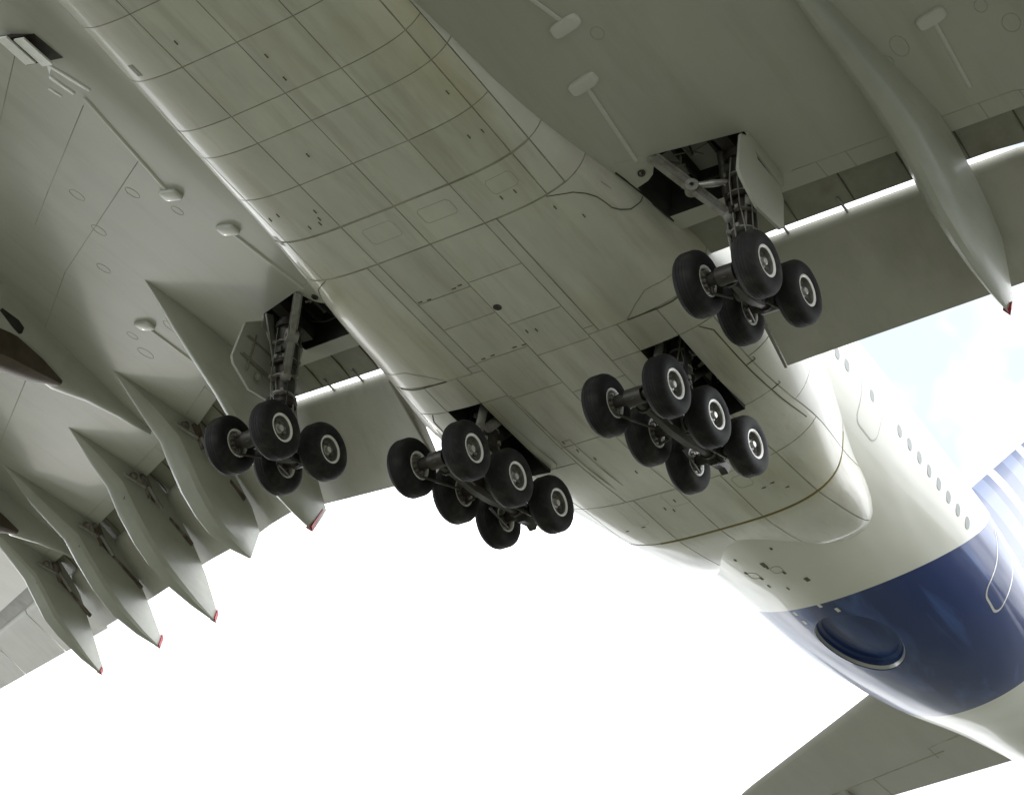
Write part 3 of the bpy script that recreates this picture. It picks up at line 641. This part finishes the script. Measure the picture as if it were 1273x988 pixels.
# ---- flaps and ailerons
def flap(name, s, ya, yb, te, n=8, nose=.24, m='flap_paint', drop=0, gap=.26):
    """te(y) -> (x, dz) of the trailing edge; nose behind the slot"""
    b = MB(); rings = []
    for y in frange(ya, yb, n):
        xg = w_g(y); cx = xg+nose+gap; zc = wz(xg, y)-.02-drop; xt, dz = te(y); zt = wz(xt, y)+dz
        ch = V((xt-cx, 0, zt-zc)); L_ = ch.length; d = ch/L_; up = V((-d.z, 0, d.x))
        c = V((cx, y, zc)); r = []
        for a in (90, 120, 150, 180, 210, 240, 270):
            a = R(a); r.append(c+d*math.cos(a)*nose*1.25+up*math.sin(a)*nose)
        for q, h in ((.25, -nose*.80), (.5, -nose*.5), (.75, -nose*.22), (1, -.012)): r.append(c+d*L_*q+up*h)
        for q, h in ((1, .012), (.75, .12*nose+.06), (.5, nose*.55), (.25, nose*.95)): r.append(c+d*L_*q+up*h)
        rings.append([tuple(p) for p in r])
    b.loft(rings); return mirror(b, s).build(name, m, PLANE, ang=35)
te_in = lin([4.8, 9.25, 11.55], [4.15, 5.38, 5.98])
te_mid = lin([11.7, 12.5, 14.5, 18.4, 23.8, 28.9], [6.1, 6.62, 7.75, 9.62, 12.4, 14.95])
te_dz = lin([11.7, 13, 18, 29], [-1.40, -1.2, -1.1, -1.05])
for s in (1, -1):
    fl = flap('flap', s, 4.78, 11.5, lambda y: (te_in(y), -1.48)); fl['label'] = 'inboard flap lowered below the wing'
    b = MB(); cx = w_g(4.78)+.3; zc = wz(cx, 4.78)
    b.prism([(cx-.1, 4.70, zc-.30), (te_in(4.8)+.02, 4.70, wz(te_in(4.8), 4.8)-1.52), (te_in(4.8)+.02, 4.70, wz(te_in(4.8), 4.8)-1.42), (cx+.9, 4.70, zc-.18), (cx-.1, 4.70, zc+.2)], (0, .06, 0))
    mirror(b, s).build('flap_end_seal', 'shroud_paint', fl, ang=None)
    flap('flap', s, 11.62, 20.6, lambda y: (te_mid(y), te_dz(y)), n=10, nose=.2, gap=.02)
    flap('flap', s, 20.72, 29.3, lambda y: (te_mid(y), te_dz(y)), n=10, nose=.18, gap=.02)
    for ya, yb in ((29.5, 34.3), (34.4, 39.5), (39.6, 44.5)):
        flap('aileron', s, ya, yb, lambda y: (w_g(y)+2.5-.04*(y-29), -.62), n=4, nose=.16, gap=-.05)
    # brackets bridging the slot
    for y in (5.9, 7.15):
        b = MB(); x = w_g(y); b.bar((x-.25, y, wz(x, y)+.05), (x+.4, y, wz(x, y)+.02), .05, .05); mirror(b, s).build('flap_bracket', 'gear_grey', PLANE)

# ---- flap track fairings
def fairing(s, name, yc, tab, tip, hw, red=0, toe=0.0, knee=None, label=None, half=((1.0, 0), (1.0, .42), (.96, .74), (.84, .93), (.56, .995), (.2, 1.0))):
    """tab rows: x, top offset (None = buried in the wing), keel depth, half width"""
    b = MB(); rings = []
    for x, top, d, h in tab:
        y = yc+toe*(x-tab[0][0]); zt = wz(x, y)+(.14 if top is None else -top); zk = wz(x, y)-d; D = zt-zk; h *= hw
        rings.append([(x+tip*(1-q)*(1 if i_ else 0)*0, y+h*a, zt-D*q) for i_, (a, q) in enumerate(half)]+[(x, y-h*a, zt-D*q) for a, q in tuple(half)[::-1]])
    # rake the aft end: keel point sits further forward than the top corner
    if tip:
        x0 = tab[-1][0]; rings[-1] = [(p[0]+tip*(p[2]-rings[-1][5][2])/max(.05, rings[-1][0][2]-rings[-1][5][2]), p[1], p[2]) for p in rings[-1]]
    b.loft(rings); F = mirror(b, s).build(name, 'fairing_paint', PLANE, ang=28)
    if label: F['label'] = label
    if red:
        r = rings[-1]; k0, k1 = V(r[5]), V(r[0]); k0.y = k1.y = yc+toe*(tab[-1][0]-tab[0][0]); kd = (k1-k0)
        k1 = k0+kd*red; a = V((-.15, 0, .03)); e = V((.03, 0, -.02)); w2 = .16*hw+.03
        b = MB(); b.loft([[k0+a+V((0, w2, 0)), k0+e, k0+a-V((0, w2, 0))], [k1+a+V((0, w2, 0)), k1+e, k1+a-V((0, w2, 0))]])
        mirror(b, s).build('red_tip', 'red_paint', F)
    if knee is not None:
        kx = knee; dk = [t for t in tab if t[0] >= kx][0][2]
        b = MB(); y = yc+toe*(kx-tab[0][0])
        b.prism([(kx-.012, y-.5*hw, wz(kx, yc)-dk*.02), (kx+.012, y-.5*hw, wz(kx, yc)-dk*.02), (kx+.012, y-.46*hw, wz(kx, yc)-dk*.8), (kx-.012, y-.46*hw, wz(kx, yc)-dk*.8)], (0, -.01, 0))
        mirror(b, s).build('fairing_seam', 'seam_dark', F, ang=None)
    return F
for s in (1, -1):
    t1 = [(-2.9, None, 0, .06), (-2.2, None, .22, .42), (-1.5, None, .50, .66), (-.46, None, .88, .86), (.5, None, 1.22, .97), (1.14, None, 1.52, 1), (1.9, .10, 1.98, 1), (2.7, .45, 2.28, .95), (3.5, .8, 2.5, .82), (4.3, 1.15, 2.6, .58), (5.06, 1.80 if s > 0 else 2.15, 2.64, .09)]
    ridge = ((1.0, 0), (1.0, .30), (.88, .58), (.60, .82), (.28, .96), (.02, 1.0))
    if s < 0:
        t1 = [(-5.4, None, 0, .06), (-4.4, None, .20, .30), (-3.4, None, .40, .50), (-2.4, None, .56, .62), (-1.4, None, .72, .74)]+[(x, t_, d, h) for x, t_, d, h in t1 if x > -1]
        fairing(s, 'flap_track_fairing', 9.05, t1, .12, .43, red=.45, toe=.058, half=ridge)
    else: fairing(s, 'flap_track_fairing', 9.02, t1, .32, .50, red=.85, toe=.082, half=ridge)
    t2 = [(.75, None, 0, .06), (1.4, None, .16, .4), (2.22, None, .42, .72), (3.25, None, .78, .92), (3.7, None, 1.18, 1), (4.4, .05, 1.75, 1), (5.1, .45, 2.14, .95), (5.7, .75, 2.36, .86), (6.5, 1.05, 2.40, .6), (7.15, 1.42, 2.36, .1)]
    fairing(s, 'flap_track_fairing', 13.95, t2, .1, .45, toe=0, knee=3.5)
    t3 = [(3.45, None, 0, .06), (4.1, None, .2, .42), (4.77, None, .45, .7), (5.62, None, .74, .9), (6.4, None, 1.38, 1), (7.2, .15, 1.88, 1), (7.9, .5, 2.2, .95), (8.8, .95, 2.45, .78), (9.8, 1.55, 2.6, .42), (10.78, 2.40, 2.66, .06)]
    fairing(s, 'flap_track_fairing', 18.7, t3, .03, .43, red=1.3, knee=5.95)
    t4 = [(5.3, None, 0, .06), (6.1, None, .2, .42), (7.05, None, .48, .7), (8.74, None, .84, .95), (9.5, .0, 1.32, 1), (10.4, .2, 1.82, 1), (11.4, .75, 2.2, .9), (12.5, 1.4, 2.36, .5), (13.5, 2.1, 2.38, .06)]
    fairing(s, 'flap_track_fairing', 24.0, t4, .03, .41, red=1.5, knee=9.0)
    t5 = [(8.2, None, 0, .06), (9.2, None, .25, .45), (10.4, None, .6, .75), (11.4, None, .95, .95), (12.0, None, 1.38, 1), (12.7, .2, 1.86, 1), (13.4, .6, 2.12, .95), (14.6, 1.6, 2.45, .5), (15.55, 2.4, 2.6, .06)]
    fairing(s, 'flap_track_fairing', 29.0, t5, .03, .4, red=1.0, knee=11.6)
    # carriage and track seen between each fairing and its flap
    for yc, kx, tx in ((13.95, 3.6, 6.6), (18.7, 6.2, 9.3), (24.0, 9.2, 12.3), (29.0, 11.9, 14.6)):
        b = MB(); yi = yc-.52
        b.bar((kx-.05, yi+.06, wz(kx, yc)-.12), (kx+.5, yi+.06, wz(kx+.5, yc)-.65), .16, .2); b.bar((kx+.45, yi+.12, wz(kx+.5, yc)-.6), (tx-.5, yi+.16, wz(tx, yc)-1.1), .07, .12)
        b.sphere((kx-.35, yi+.05, wz(kx, yc)-.42), .13)
        mirror(b, s).build('flap_carriage', 'track_metal', PLANE)
        b = MB(); b.tube((kx-.75, yi, wz(kx, yc)-.62), (kx+.1, yi-.05, wz(kx, yc)-.55), .05); b.tube((kx+.2, yi-.05, wz(kx, yc)-.45), (kx+.9, yi-.08, wz(kx+1, yc)-.85), .06)
        mirror(b, s).build('flap_link', 'gear_grey', PLANE)

# ---- engine pylons and nacelles
for s in (1, -1):
    for dx, yc in ((0, 15.1), (8.2, 26.2)):
        if dx and s < 0: pass
        b = MB(); rings = []
        for x, h, d, yy in [(-8.6, .55, 2.5, -.5), (-6, 1.0, 2.3, -.4), (-3.8, 1.25, 1.35, -.25), (-2.0, .9, .98, -.05), (.1, .55, .93, .15), (1.28, .36, .55, .22), (2.5, .2, .25, .32), (3.8, .04, .02, .4)]:
            k = .65 if dx else 1; x += dx; z = wz(x, yc); y = yc+yy; h *= k if dx else 1
            rings.append([(x, y+h, z+.15), (x, y+h*.72, z-d*.45), (x, y+h*.5, z-d*.9), (x, y+h*.3, z-d), (x, y-h*.3, z-d), (x, y-h*.5, z-d*.9), (x, y-h*.72, z-d*.45), (x, y-h, z+.15)])
        b.loft(rings); PY = mirror(b, s).build('engine_pylon', 'fairing_paint', PLANE, ang=50)
        b = MB(); rings = []
        for x, h, d0, d1 in [(-6, .5, 2.0, 3.0), (-3.6, .5, 1.2, 2.3), (-2.0, .46, .9, 1.75), (-.95, .36, .9, 1.42), (.02, .12, .88, 1.0)]:
            x += dx; z = wz(x, yc); y = yc-.05
            rings.append([(x, y+h, z-d0), (x, y+h*.9, z-d1*.8-d0*.2), (x, y+h*.4, z-d1), (x, y-h*.4, z-d1), (x, y-h*.9, z-d1*.8-d0*.2), (x, y-h, z-d0)])
        b.loft(rings); mirror(b, s).build('heat_shield', 'pylon_metal', PY)
        b = MB(); x = -2.35+dx; z = wz(x, yc)-.68; b.bar((x-.6, yc-.78, z), (x+.35, yc-.60, z-.05), .12, .36, wd1=.1, h1=.2); mirror(b, s).build('pylon_vent', 'bay_dark', PY)
        cz = wz(dx-6, yc)-3.7
        b = MB(); b.lathe((dx, yc-.3, cz), (1, 0, 0), [(-12.2, 1.45), (-12.3, 1.55), (-12.0, 1.72), (-10.5, 1.88), (-8.5, 1.85), (-6.5, 1.6), (-6.52, 1.54), (-8.5, 1.5), (-11.5, 1.42)], 48, close=True)
        mirror(b, s).build('engine_nacelle', 'placard_white', PLANE)
        b = MB(); b.lathe((dx, yc-.3, cz), (1, 0, 0), [(-8.4, 1.1), (-6.4, 1.05), (-4.9, .82), (-4.92, .7), (-8.4, .7)], 40, close=True); b.lathe((dx, yc-.3, cz), (1, 0, 0), [(-6, .6), (-4.9, .5), (-3.9, .05)], 24)
        b.lathe((dx, yc-.3, cz), (1, 0, 0), [(-8.6, .05), (-8.6, 1.5)], 40)
        mirror(b, s).build('engine_core', 'pylon_metal', PLANE)

# ---- wheels
def wheel_meshes():
    R0, W0 = .70, .265
    prof = [(-.20, .305), (-.235, .35), (-.262, .43), (-.268, .50), (-.258, .57), (-.232, .625), (-.19, .664), (-.150, .682)]
    g = []
    for c in (-.105, -.035, .035, .105): g += [(c-.010, .694), (c-.007, .688), (c+.007, .688), (c+.010, .694)]
    right = [(-h, r) for h, r in prof[::-1]]
    t = MB(); t.lathe((0, 0, 0), (0, 1, 0), prof+g+right+[(.19, .28), (-.19, .28)], 56, close=True)
    # outer flange at -y
    r1 = MB(); r1.lathe((0, 0, 0), (0, 1, 0), [(-.185, .300), (-.224, .350), (-.238, .345), (-.240, .325), (-.230, .300), (-.215, .288), (-.15, .288), (-.15, .30)], 48, close=True)
    r1.lathe((0, 0, 0), (0, 1, 0), [(.185, .300), (.222, .345), (.232, .338), (.226, .300), (.205, .278), (.10, .272), (.10, .29)], 48, close=True)
    r2 = MB(); r2.lathe((0, 0, 0), (0, 1, 0), [(-.213, .287), (-.195, .279), (-.11, .274), (-.080, .245), (-.055, .225), (-.055, .165), (-.10, .15), (-.12, .02)], 40)
    for k in range(9):
        a = 2*math.pi*k/9; r2.tube((.195*math.cos(a), -.10, .195*math.sin(a)), (.195*math.cos(a), -.04, .195*math.sin(a)), .020, seg=6)
    for k in range(14):
        a = 2*math.pi*k/14; r2.tube((.255*math.cos(a), -.12, .255*math.sin(a)), (.255*math.cos(a), -.07, .255*math.sin(a)), .011, seg=6)
    r3 = MB(); r3.lathe((0, 0, 0), (0, 1, 0), [(-.215, .0), (-.215, .062), (-.205, .075), (-.13, .082), (-.125, .11), (-.10, .118)], 24)
    for k in range(6):
        a = 2*math.pi*k/6; r3.tube((.095*math.cos(a), -.14, .095*math.sin(a)), (.095*math.cos(a), -.11, .095*math.sin(a)), .012, seg=6)
    br = MB(); br.lathe((0, 0, 0), (0, 1, 0), [(.02, .25), (.19, .25), (.20, .235), (.20, .12), (.25, .11), (.25, .0)], 32)
    for k in range(10):
        a = 2*math.pi*k/10; br.tube((.185*math.cos(a), .19, .185*math.sin(a)), (.185*math.cos(a), .27, .185*math.sin(a)), .036, seg=10)
    return t.mesh('tyre', 'tyre_rubber', 30), r1.mesh('wheel_rim', 'rim_white', 30), r2.mesh('wheel_disc', 'rim_grey', 30), r3.mesh('hub_cap', 'silver', 30), br.mesh('brake', 'brake_steel', 30)
WM = wheel_meshes(); WN = ('tyre', 'wheel_rim', 'wheel_disc', 'hub_cap', 'brake')
def put_wheel(p, out, parent, spin=0):
    """out = -1: outer face towards port, +1: towards starboard"""
    for me, nm in zip(WM, WN): link(nm, me, parent, p, (0, 0, 0) if out < 0 else (0, 0, math.pi))

def bogie(G, c, d, axles, hy, name_b, beam=(.26, .36)):
    c, d = V(c), V(d); u = V((-d.z, 0, d.x))
    b = MB(); e = max(axles)+.16
    def oct_(p, w_, h_): return [p+V((0, q*w_/2, 0))+u*r*h_/2 for q, r in ((-1, -.5), (-.5, -1), (.5, -1), (1, -.5), (1, .5), (.5, 1), (-.5, 1), (-1, .5))]
    b.loft([oct_(c+d*k*e-u*o, beam[0]*g_, beam[1]*g_) for k, o, g_ in ((-1, .02, .62), (-.96, .02, .8), (-.55, .03, .9), (-.2, .05, 1.25), (.2, .05, 1.25), (.55, .03, .9), (.96, .02, .8), (1, .02, .62))])
    for k in (-.72, -.36, .36, .72): b.lathe(c+d*k*e-u*.03, d, [(-.03, .1), (-.03, beam[1]*.56), (.03, beam[1]*.56), (.03, .1)], 12)
    for a in axles: b.lathe(c+d*a, (0, 1, 0), [(-.2, .15), (-.2, .2), (.2, .2), (.2, .15)], 20)
    b.lathe(c, (0, 1, 0), [(-.26, .1), (-.26, .2), (.26, .2), (.26, .1)], 20)
    b.build(name_b, 'gear_steel', G)
    for a in axles:
        p = c+d*a; b = MB(); b.tube(p-V((0, hy+.1, 0)), p+V((0, hy+.1, 0)), .095, seg=16)
        for q in (-1, 1): b.tube(p+V((0, q*.24, 0)), p+V((0, q*(hy-.24), 0)), .135, .12, seg=16)
        b.build('axle', 'gear_steel', G)
        for q in (-1, 1):
            put_wheel(tuple(p+V((0, q*hy, 0))), q, G)
            b = MB(); x = p+V((0, q*(hy-.30), 0))
            b.tube(x-u*.16, x-u*.30+d*.02, .035); b.tube(x-u*.30, c+d*(a*.35)+V((0, q*.22, 0))-u*.24, .032, seg=8)
            b.build('brake_rod', 'gear_steel', G)
    b = MB()
    for q in (-1, 1):
        b.path([c+d*axles[0]*.98+V((0, q*.2, 0))+u*.16, c+d*axles[0]*.5+V((0, q*.18, 0))+u*.22, c+V((0, q*.16, 0))+u*.3, c+V((0, q*.14, .75))], .02)
        b.path([c+d*axles[-1]*.98+V((0, q*.24, 0))+u*.12, c+d*axles[-1]*.5+V((0, q*.2, 0))+u*.2, c+V((.08, q*.17, 0))+u*.3], .018)
    for a in axles:
        for q in (-1, 1): b.path([c+d*a+V((0, q*.22, 0))+u*.1, c+d*a+V((0, q*(hy-.36), 0))+u*.18, c+d*a+V((0, q*(hy-.28), 0))+u*.08-d*.1], .016)
    b.build('hydraulic_hose', 'hose_black', G)

def fittings(g, c, top, s, seed):
    rd = random.Random(seed); ax = (top-c).normalized(); side = ax.orthogonal().normalized()
    b = MB()
    for k in (.36, .48, .60, .72):
        p = c+(top-c)*k; b.lathe(p, ax, [(-.022, .20), (-.022, .285), (.022, .285), (.022, .20)], 18)
        for q in range(3):
            a = rd.uniform(0, 6.28); e = Matrix.Rotation(a, 3, ax) @ side; b.bar(p+e*.26, p+e*.36, .07, .09, up=tuple(ax))
    b.build('strut_clamp', 'gear_grey', g)
    b = MB()
    for q in range(5):
        a = rd.uniform(0, 6.28); pts = []
        for k in (.22, .34, .5, .66, .82):
            e = Matrix.Rotation(a+rd.uniform(-.25, .25), 3, ax) @ side; pts.append(c+(top-c)*k+e*rd.uniform(.27, .33))
        b.path(pts, rd.choice((.014, .018, .022)))
    b.build('brake_line', 'gear_grey', g)
    for q in range(4):
        b = MB(); k = rd.uniform(.35, .75); e = Matrix.Rotation(rd.uniform(0, 6.28), 3, ax) @ side; p = c+(top-c)*k+e*.30; b.bar(p-ax*.08, p+ax*.08, rd.uniform(.08, .14), rd.uniform(.06, .1), up=tuple(e))
        b.build('junction_box', 'gear_steel', g)
# ---- wing gear
for s in (1, -1):
    c = V((0, s*6.248, 0)); tw = .303; d = V((math.cos(tw), 0, math.sin(tw)))
    top = V((-.72, s*6.12, 3.75)); mid = V((-.28, s*6.2, 1.45)); ax = (top-c).normalized()
    G = MB(); G.tube(c+V((-.10, -s*.02, 1.25)), top, .235, .27, seg=20); G.tube(c+V((-.05, -s*.01, 1.18)), c+V((-.05, -s*.01, 1.32)), .27, .27, seg=20)
    G.bar(V((-1.3, s*6.05, 3.45)), V((.1, s*6.15, 3.45)), .3, .3)
    G.bar(V((-.75, s*5.98, 2.95)), V((-.35, s*6.02, 1.75)), .16, .16); G.tube((-.85, s*5.85, 3.3), (-.55, s*5.9, 2.3), .09); G.sphere((-.42, s*6.5, 2.3), .12)
    G.lathe(top-ax*.6, ax, [(-.06, .25), (-.06, .32), (.06, .32), (.06, .25)], 20); G.lathe(top-ax*1.6, ax, [(-.05, .22), (-.05, .30), (.05, .30), (.05, .22)], 20)
    g = G.build('wing_landing_gear', 'gear_steel', PLANE); g['label'] = ('starboard' if s > 0 else 'port')+' wing landing gear with four wheels, leaning nose down'
    b = MB(); b.tube(c+V((0, 0, .05)), c+V((-.08, -s*.015, 1.3)), .155, seg=20); b.build('oleo_piston', 'chrome', g)
    b = MB()
    for q in (-1, 1):
        b.bar(c+V((.2, q*.13, .12)), c+V((.52, 0, .72)), .07, .13, up=(0, 1, 0)); b.bar(c+V((.52, 0, .72)), c+V((.08, q*.13, 1.32)), .07, .13, up=(0, 1, 0))
    b.build('torque_link', 'gear_grey', g)
    b = MB(); b.tube(c-d*.62+V((0, s*.16, .16)), c+V((-.42, s*.18, 1.25)), .06); b.tube(c-d*.3+V((0, s*.16, .5)), c+V((-.42, s*.18, 1.25)), .085); b.build('trim_actuator', 'gear_steel', g)
    # folding side brace to the wing root, lock stay, drag strut
    a, e = V((-1.83, s*4.78, 2.80)), V((-.50, s*5.98, 1.70)); k = a+(e-a)*.52
    b = MB(); b.bar(a, k, .13, .24, up=(0, .2, 1)); b.lathe(k, (1, s*-.6, .2), [(-.14, .05), (-.14, .15), (.14, .15), (.14, .05)], 14); b.bar(a+V((0, 0, .10)), k+V((0, 0, .10)), .22, .03, up=(0, .2, 1))
    b.bar(k, e, .13, .22, up=(0, .2, 1), wd1=.12, h1=.16); b.bar(k+V((0, 0, .09)), e+V((0, 0, .07)), .21, .03, up=(0, .2, 1)); b.sphere(e, .14)
    b.build('side_brace', 'gear_grey', g)
    b = MB(); p, q = k+V((.02, 0, .08)), V((-.58, s*6.05, 2.62)); m_ = (p+q)/2; b.tube(p, m_, .05, .085); b.tube(m_, q, .085, .05); b.tube(m_+(q-m_)*.4, m_+(q-m_)*.4+V((0, 0, -.0))+(e-k)*.45, .015); b.build('lock_stay', 'silver', g)
    b = MB(); b.bar((-1.02, s*6.48, 3.4), (-.50, s*6.38, 2.2), .24, .05, up=(0, s, .1)); b.bar((-.50, s*6.38, 2.2), (-.28, s*6.3, 1.45), .18, .05, up=(0, s, .1)); b.build('link_plate', 'gear_grey', g)
    b = MB()
    for q in range(4): b.path([top+V((.05*q-.2, s*.3, -.3)), V((-.62+.05*q, s*(6.42+.02*q), 2.6)), V((-.40+.05*q, s*(6.44-.02*q), 1.8)), V((-.25+.05*q, s*6.38, 1.2)), c+V((.02*q, s*.2, .5))], .018)
    b.path([V((-.7, s*5.85, 2.6)), V((-.5, s*5.92, 1.9)), V((-.35, s*5.95, 1.3)), c+V((-.1, -s*.2, .5))], .022)
    b.build('hydraulic_hose', 'hose_black', g)
    fittings(g, c, top, s, 5+s)
    bogie(g, c, d, (-.85, .85), .675, 'bogie_beam')
    # doors on the outboard edge
    b = MB(); b.prism([(-1.08, s*6.58, 3.38), (.42, s*6.58, 3.42), (.44, s*6.62, 3.10), (.36, s*6.62, 3.0), (-1.02, s*6.62, 3.05)], (0, s*.05, 0)); b.build('hinge_door', 'wing_paint', g)
    b = MB(); b.prism([(-1.06, s*6.62, 3.22), (-1.50, s*6.68, 2.86), (-1.58, s*6.74, 1.80), (-1.48, s*6.75, 1.66), (-.80, s*6.76, 1.36), (.18, s*6.75, 1.56), (.30, s*6.74, 1.70), (.32, s*6.68, 2.55), (.20, s*6.64, 2.86), (-.7, s*6.62, 2.86)], (0, s*.07, 0)); D = b.build('leg_door', 'wing_paint', g)
    b = MB()
    for z, x0, x1 in ((2.55, -1.35, .25), (2.0, -1.4, .2)): b.bar((x0, s*6.66, z), (x1, s*6.66, z), .05, .07, up=(0, 1, 0))
    for x in (-1.1, .1): b.bar((x, s*6.67, 1.7), (x, s*6.65, 2.75), .04, .05, up=(0, 1, 0))
    b.sphere((-.75, s*6.6, 1.7), .1); b.build('door_frame', 'shroud_paint', g)

# ---- body gear
for s in (1, -1):
    c = V((3.224, s*2.635, -.041)); tb = .2115; d = V((math.cos(tb), 0, math.sin(tb)))
    top = V((2.95, s*2.66, 3.1))
    G = MB(); G.tube(c+V((-.10, 0, 1.1)), top, .25, .28, seg=20); G.tube(c+V((-.08, 0, 1.0)), c+V((-.1, 0, 1.16)), .29, .29, seg=20); G.bar(top+V((0, -.4, -.3)), top+V((0, .4, -.3)), .3, .3)
    G.tube((2.7, s*2.45, 1.7), (2.4, s*2.4, 3.0), .08); G.tube((3.4, s*2.75, 1.4), (4.6, s*2.7, 2.9), .10); G.bar((3.2, s*2.5, 1.3), (4.2, s*2.4, 2.8), .1, .2)
    g = G.build('body_landing_gear', 'gear_steel', PLANE); g['label'] = ('starboard' if s > 0 else 'port')+' body landing gear with six wheels'
    b = MB(); b.tube(c+V((0, 0, .05)), c+V((-.08, 0, 1.2)), .165, seg=20); b.build('oleo_piston', 'chrome', g)
    b = MB()
    for q in (-1, 1):
        b.bar(c+V((.22, q*.13, .15)), c+V((.6, 0, .7)), .07, .13, up=(0, 1, 0)); b.bar(c+V((.6, 0, .7)), c+V((.1, q*.13, 1.2)), .07, .13, up=(0, 1, 0))
    b.build('torque_link', 'gear_grey', g)
    b = MB(); b.tube(c-d*.9+V((0, s*.15, .18)), c+V((-.5, s*.18, 1.3)), .065); b.tube((2.5, s*2.4, 1.0), (2.55, s*2.4, 1.9), .10); b.tube((2.75, s*2.35, 1.25), (3.1, s*2.35, 1.75), .12); b.build('trim_actuator', 'gear_grey', g)
    b = MB(); u = V((-d.z, 0, d.x)); b.prism([c+d*1.9+V((0, -.09, 0))-u*.02, c+d*2.15+V((0, -.09, 0))-u*.12, c+d*2.05+V((0, -.09, 0))-u*.34, c+d*1.9+V((0, -.09, 0))-u*.26, c+d*1.55+V((0, -.09, 0))-u*.3, c+d*1.5+V((0, -.09, 0))-u*.05], (0, .18, 0)); b.build('towing_lug', 'gear_steel', g)
    b = MB()
    for q in range(3): b.path([(2.65+.06*q, s*(2.9-.05*q), 2.6), (2.75+.06*q, s*2.95, 1.8), (2.9+.05*q, s*2.9, 1.2), c+V((.03*q, s*.24, .4))], .02)
    b.build('hydraulic_hose', 'hose_black', g)
    fittings(g, c, top, s, 11+s)
    bogie(g, c, d, (-1.70, 0, 1.70), .765, 'bogie_beam', beam=(.28, .38))

# ---- small fittings at the front of the starboard wing root
b = MB(); W_ = [o for o in PLANE.children if o.name.startswith('wing') and 'starboard' in o.get('label', '') and 'landing' not in o.name][0]
def wp(x, y, o=0): return V((x, y, wz(x, y)-o))
for dx in (0, .40):
    b.prism([wp(-11.35+dx*.35, 4.95-dx*1.0, .20), wp(-11.35+dx*.35, 4.62-dx*1.0, .22), wp(-10.55+dx*.35, 4.55-dx*1.0, .28), wp(-10.55+dx*.35, 4.88-dx*1.0, .26)], (0, 0, .05))
b.build('outlet_flap', 'rim_white', W_)
b = MB(); b.prism([wp(-11.3, 4.95, .18), wp(-10.5, 4.9, .22), wp(-10.3, 4.05, .0), wp(-11.1, 4.1, .0)], (0, 0, .12)); b.build('outlet_frame', 'gear_steel', W_)
for q in ([(-9.95, 4.86), (-9.85, 5.0), (-9.25, 4.86), (-9.3, 4.72)], [(-9.95, 4.86), (-10.1, 4.66), (-9.6, 4.5), (-9.25, 4.34), (-9.3, 4.22), (-9.95, 4.42), (-10.3, 4.62)], [(-9.6, 5.25), (-9.3, 5.15), (-9.25, 5.25), (-9.55, 5.36)]):
    b = MB(); b.prism([wp(x, y, .005) for x, y in q], (0, 0, .01)); b.build('painted_mark', 'placard_white', W_, ang=None)
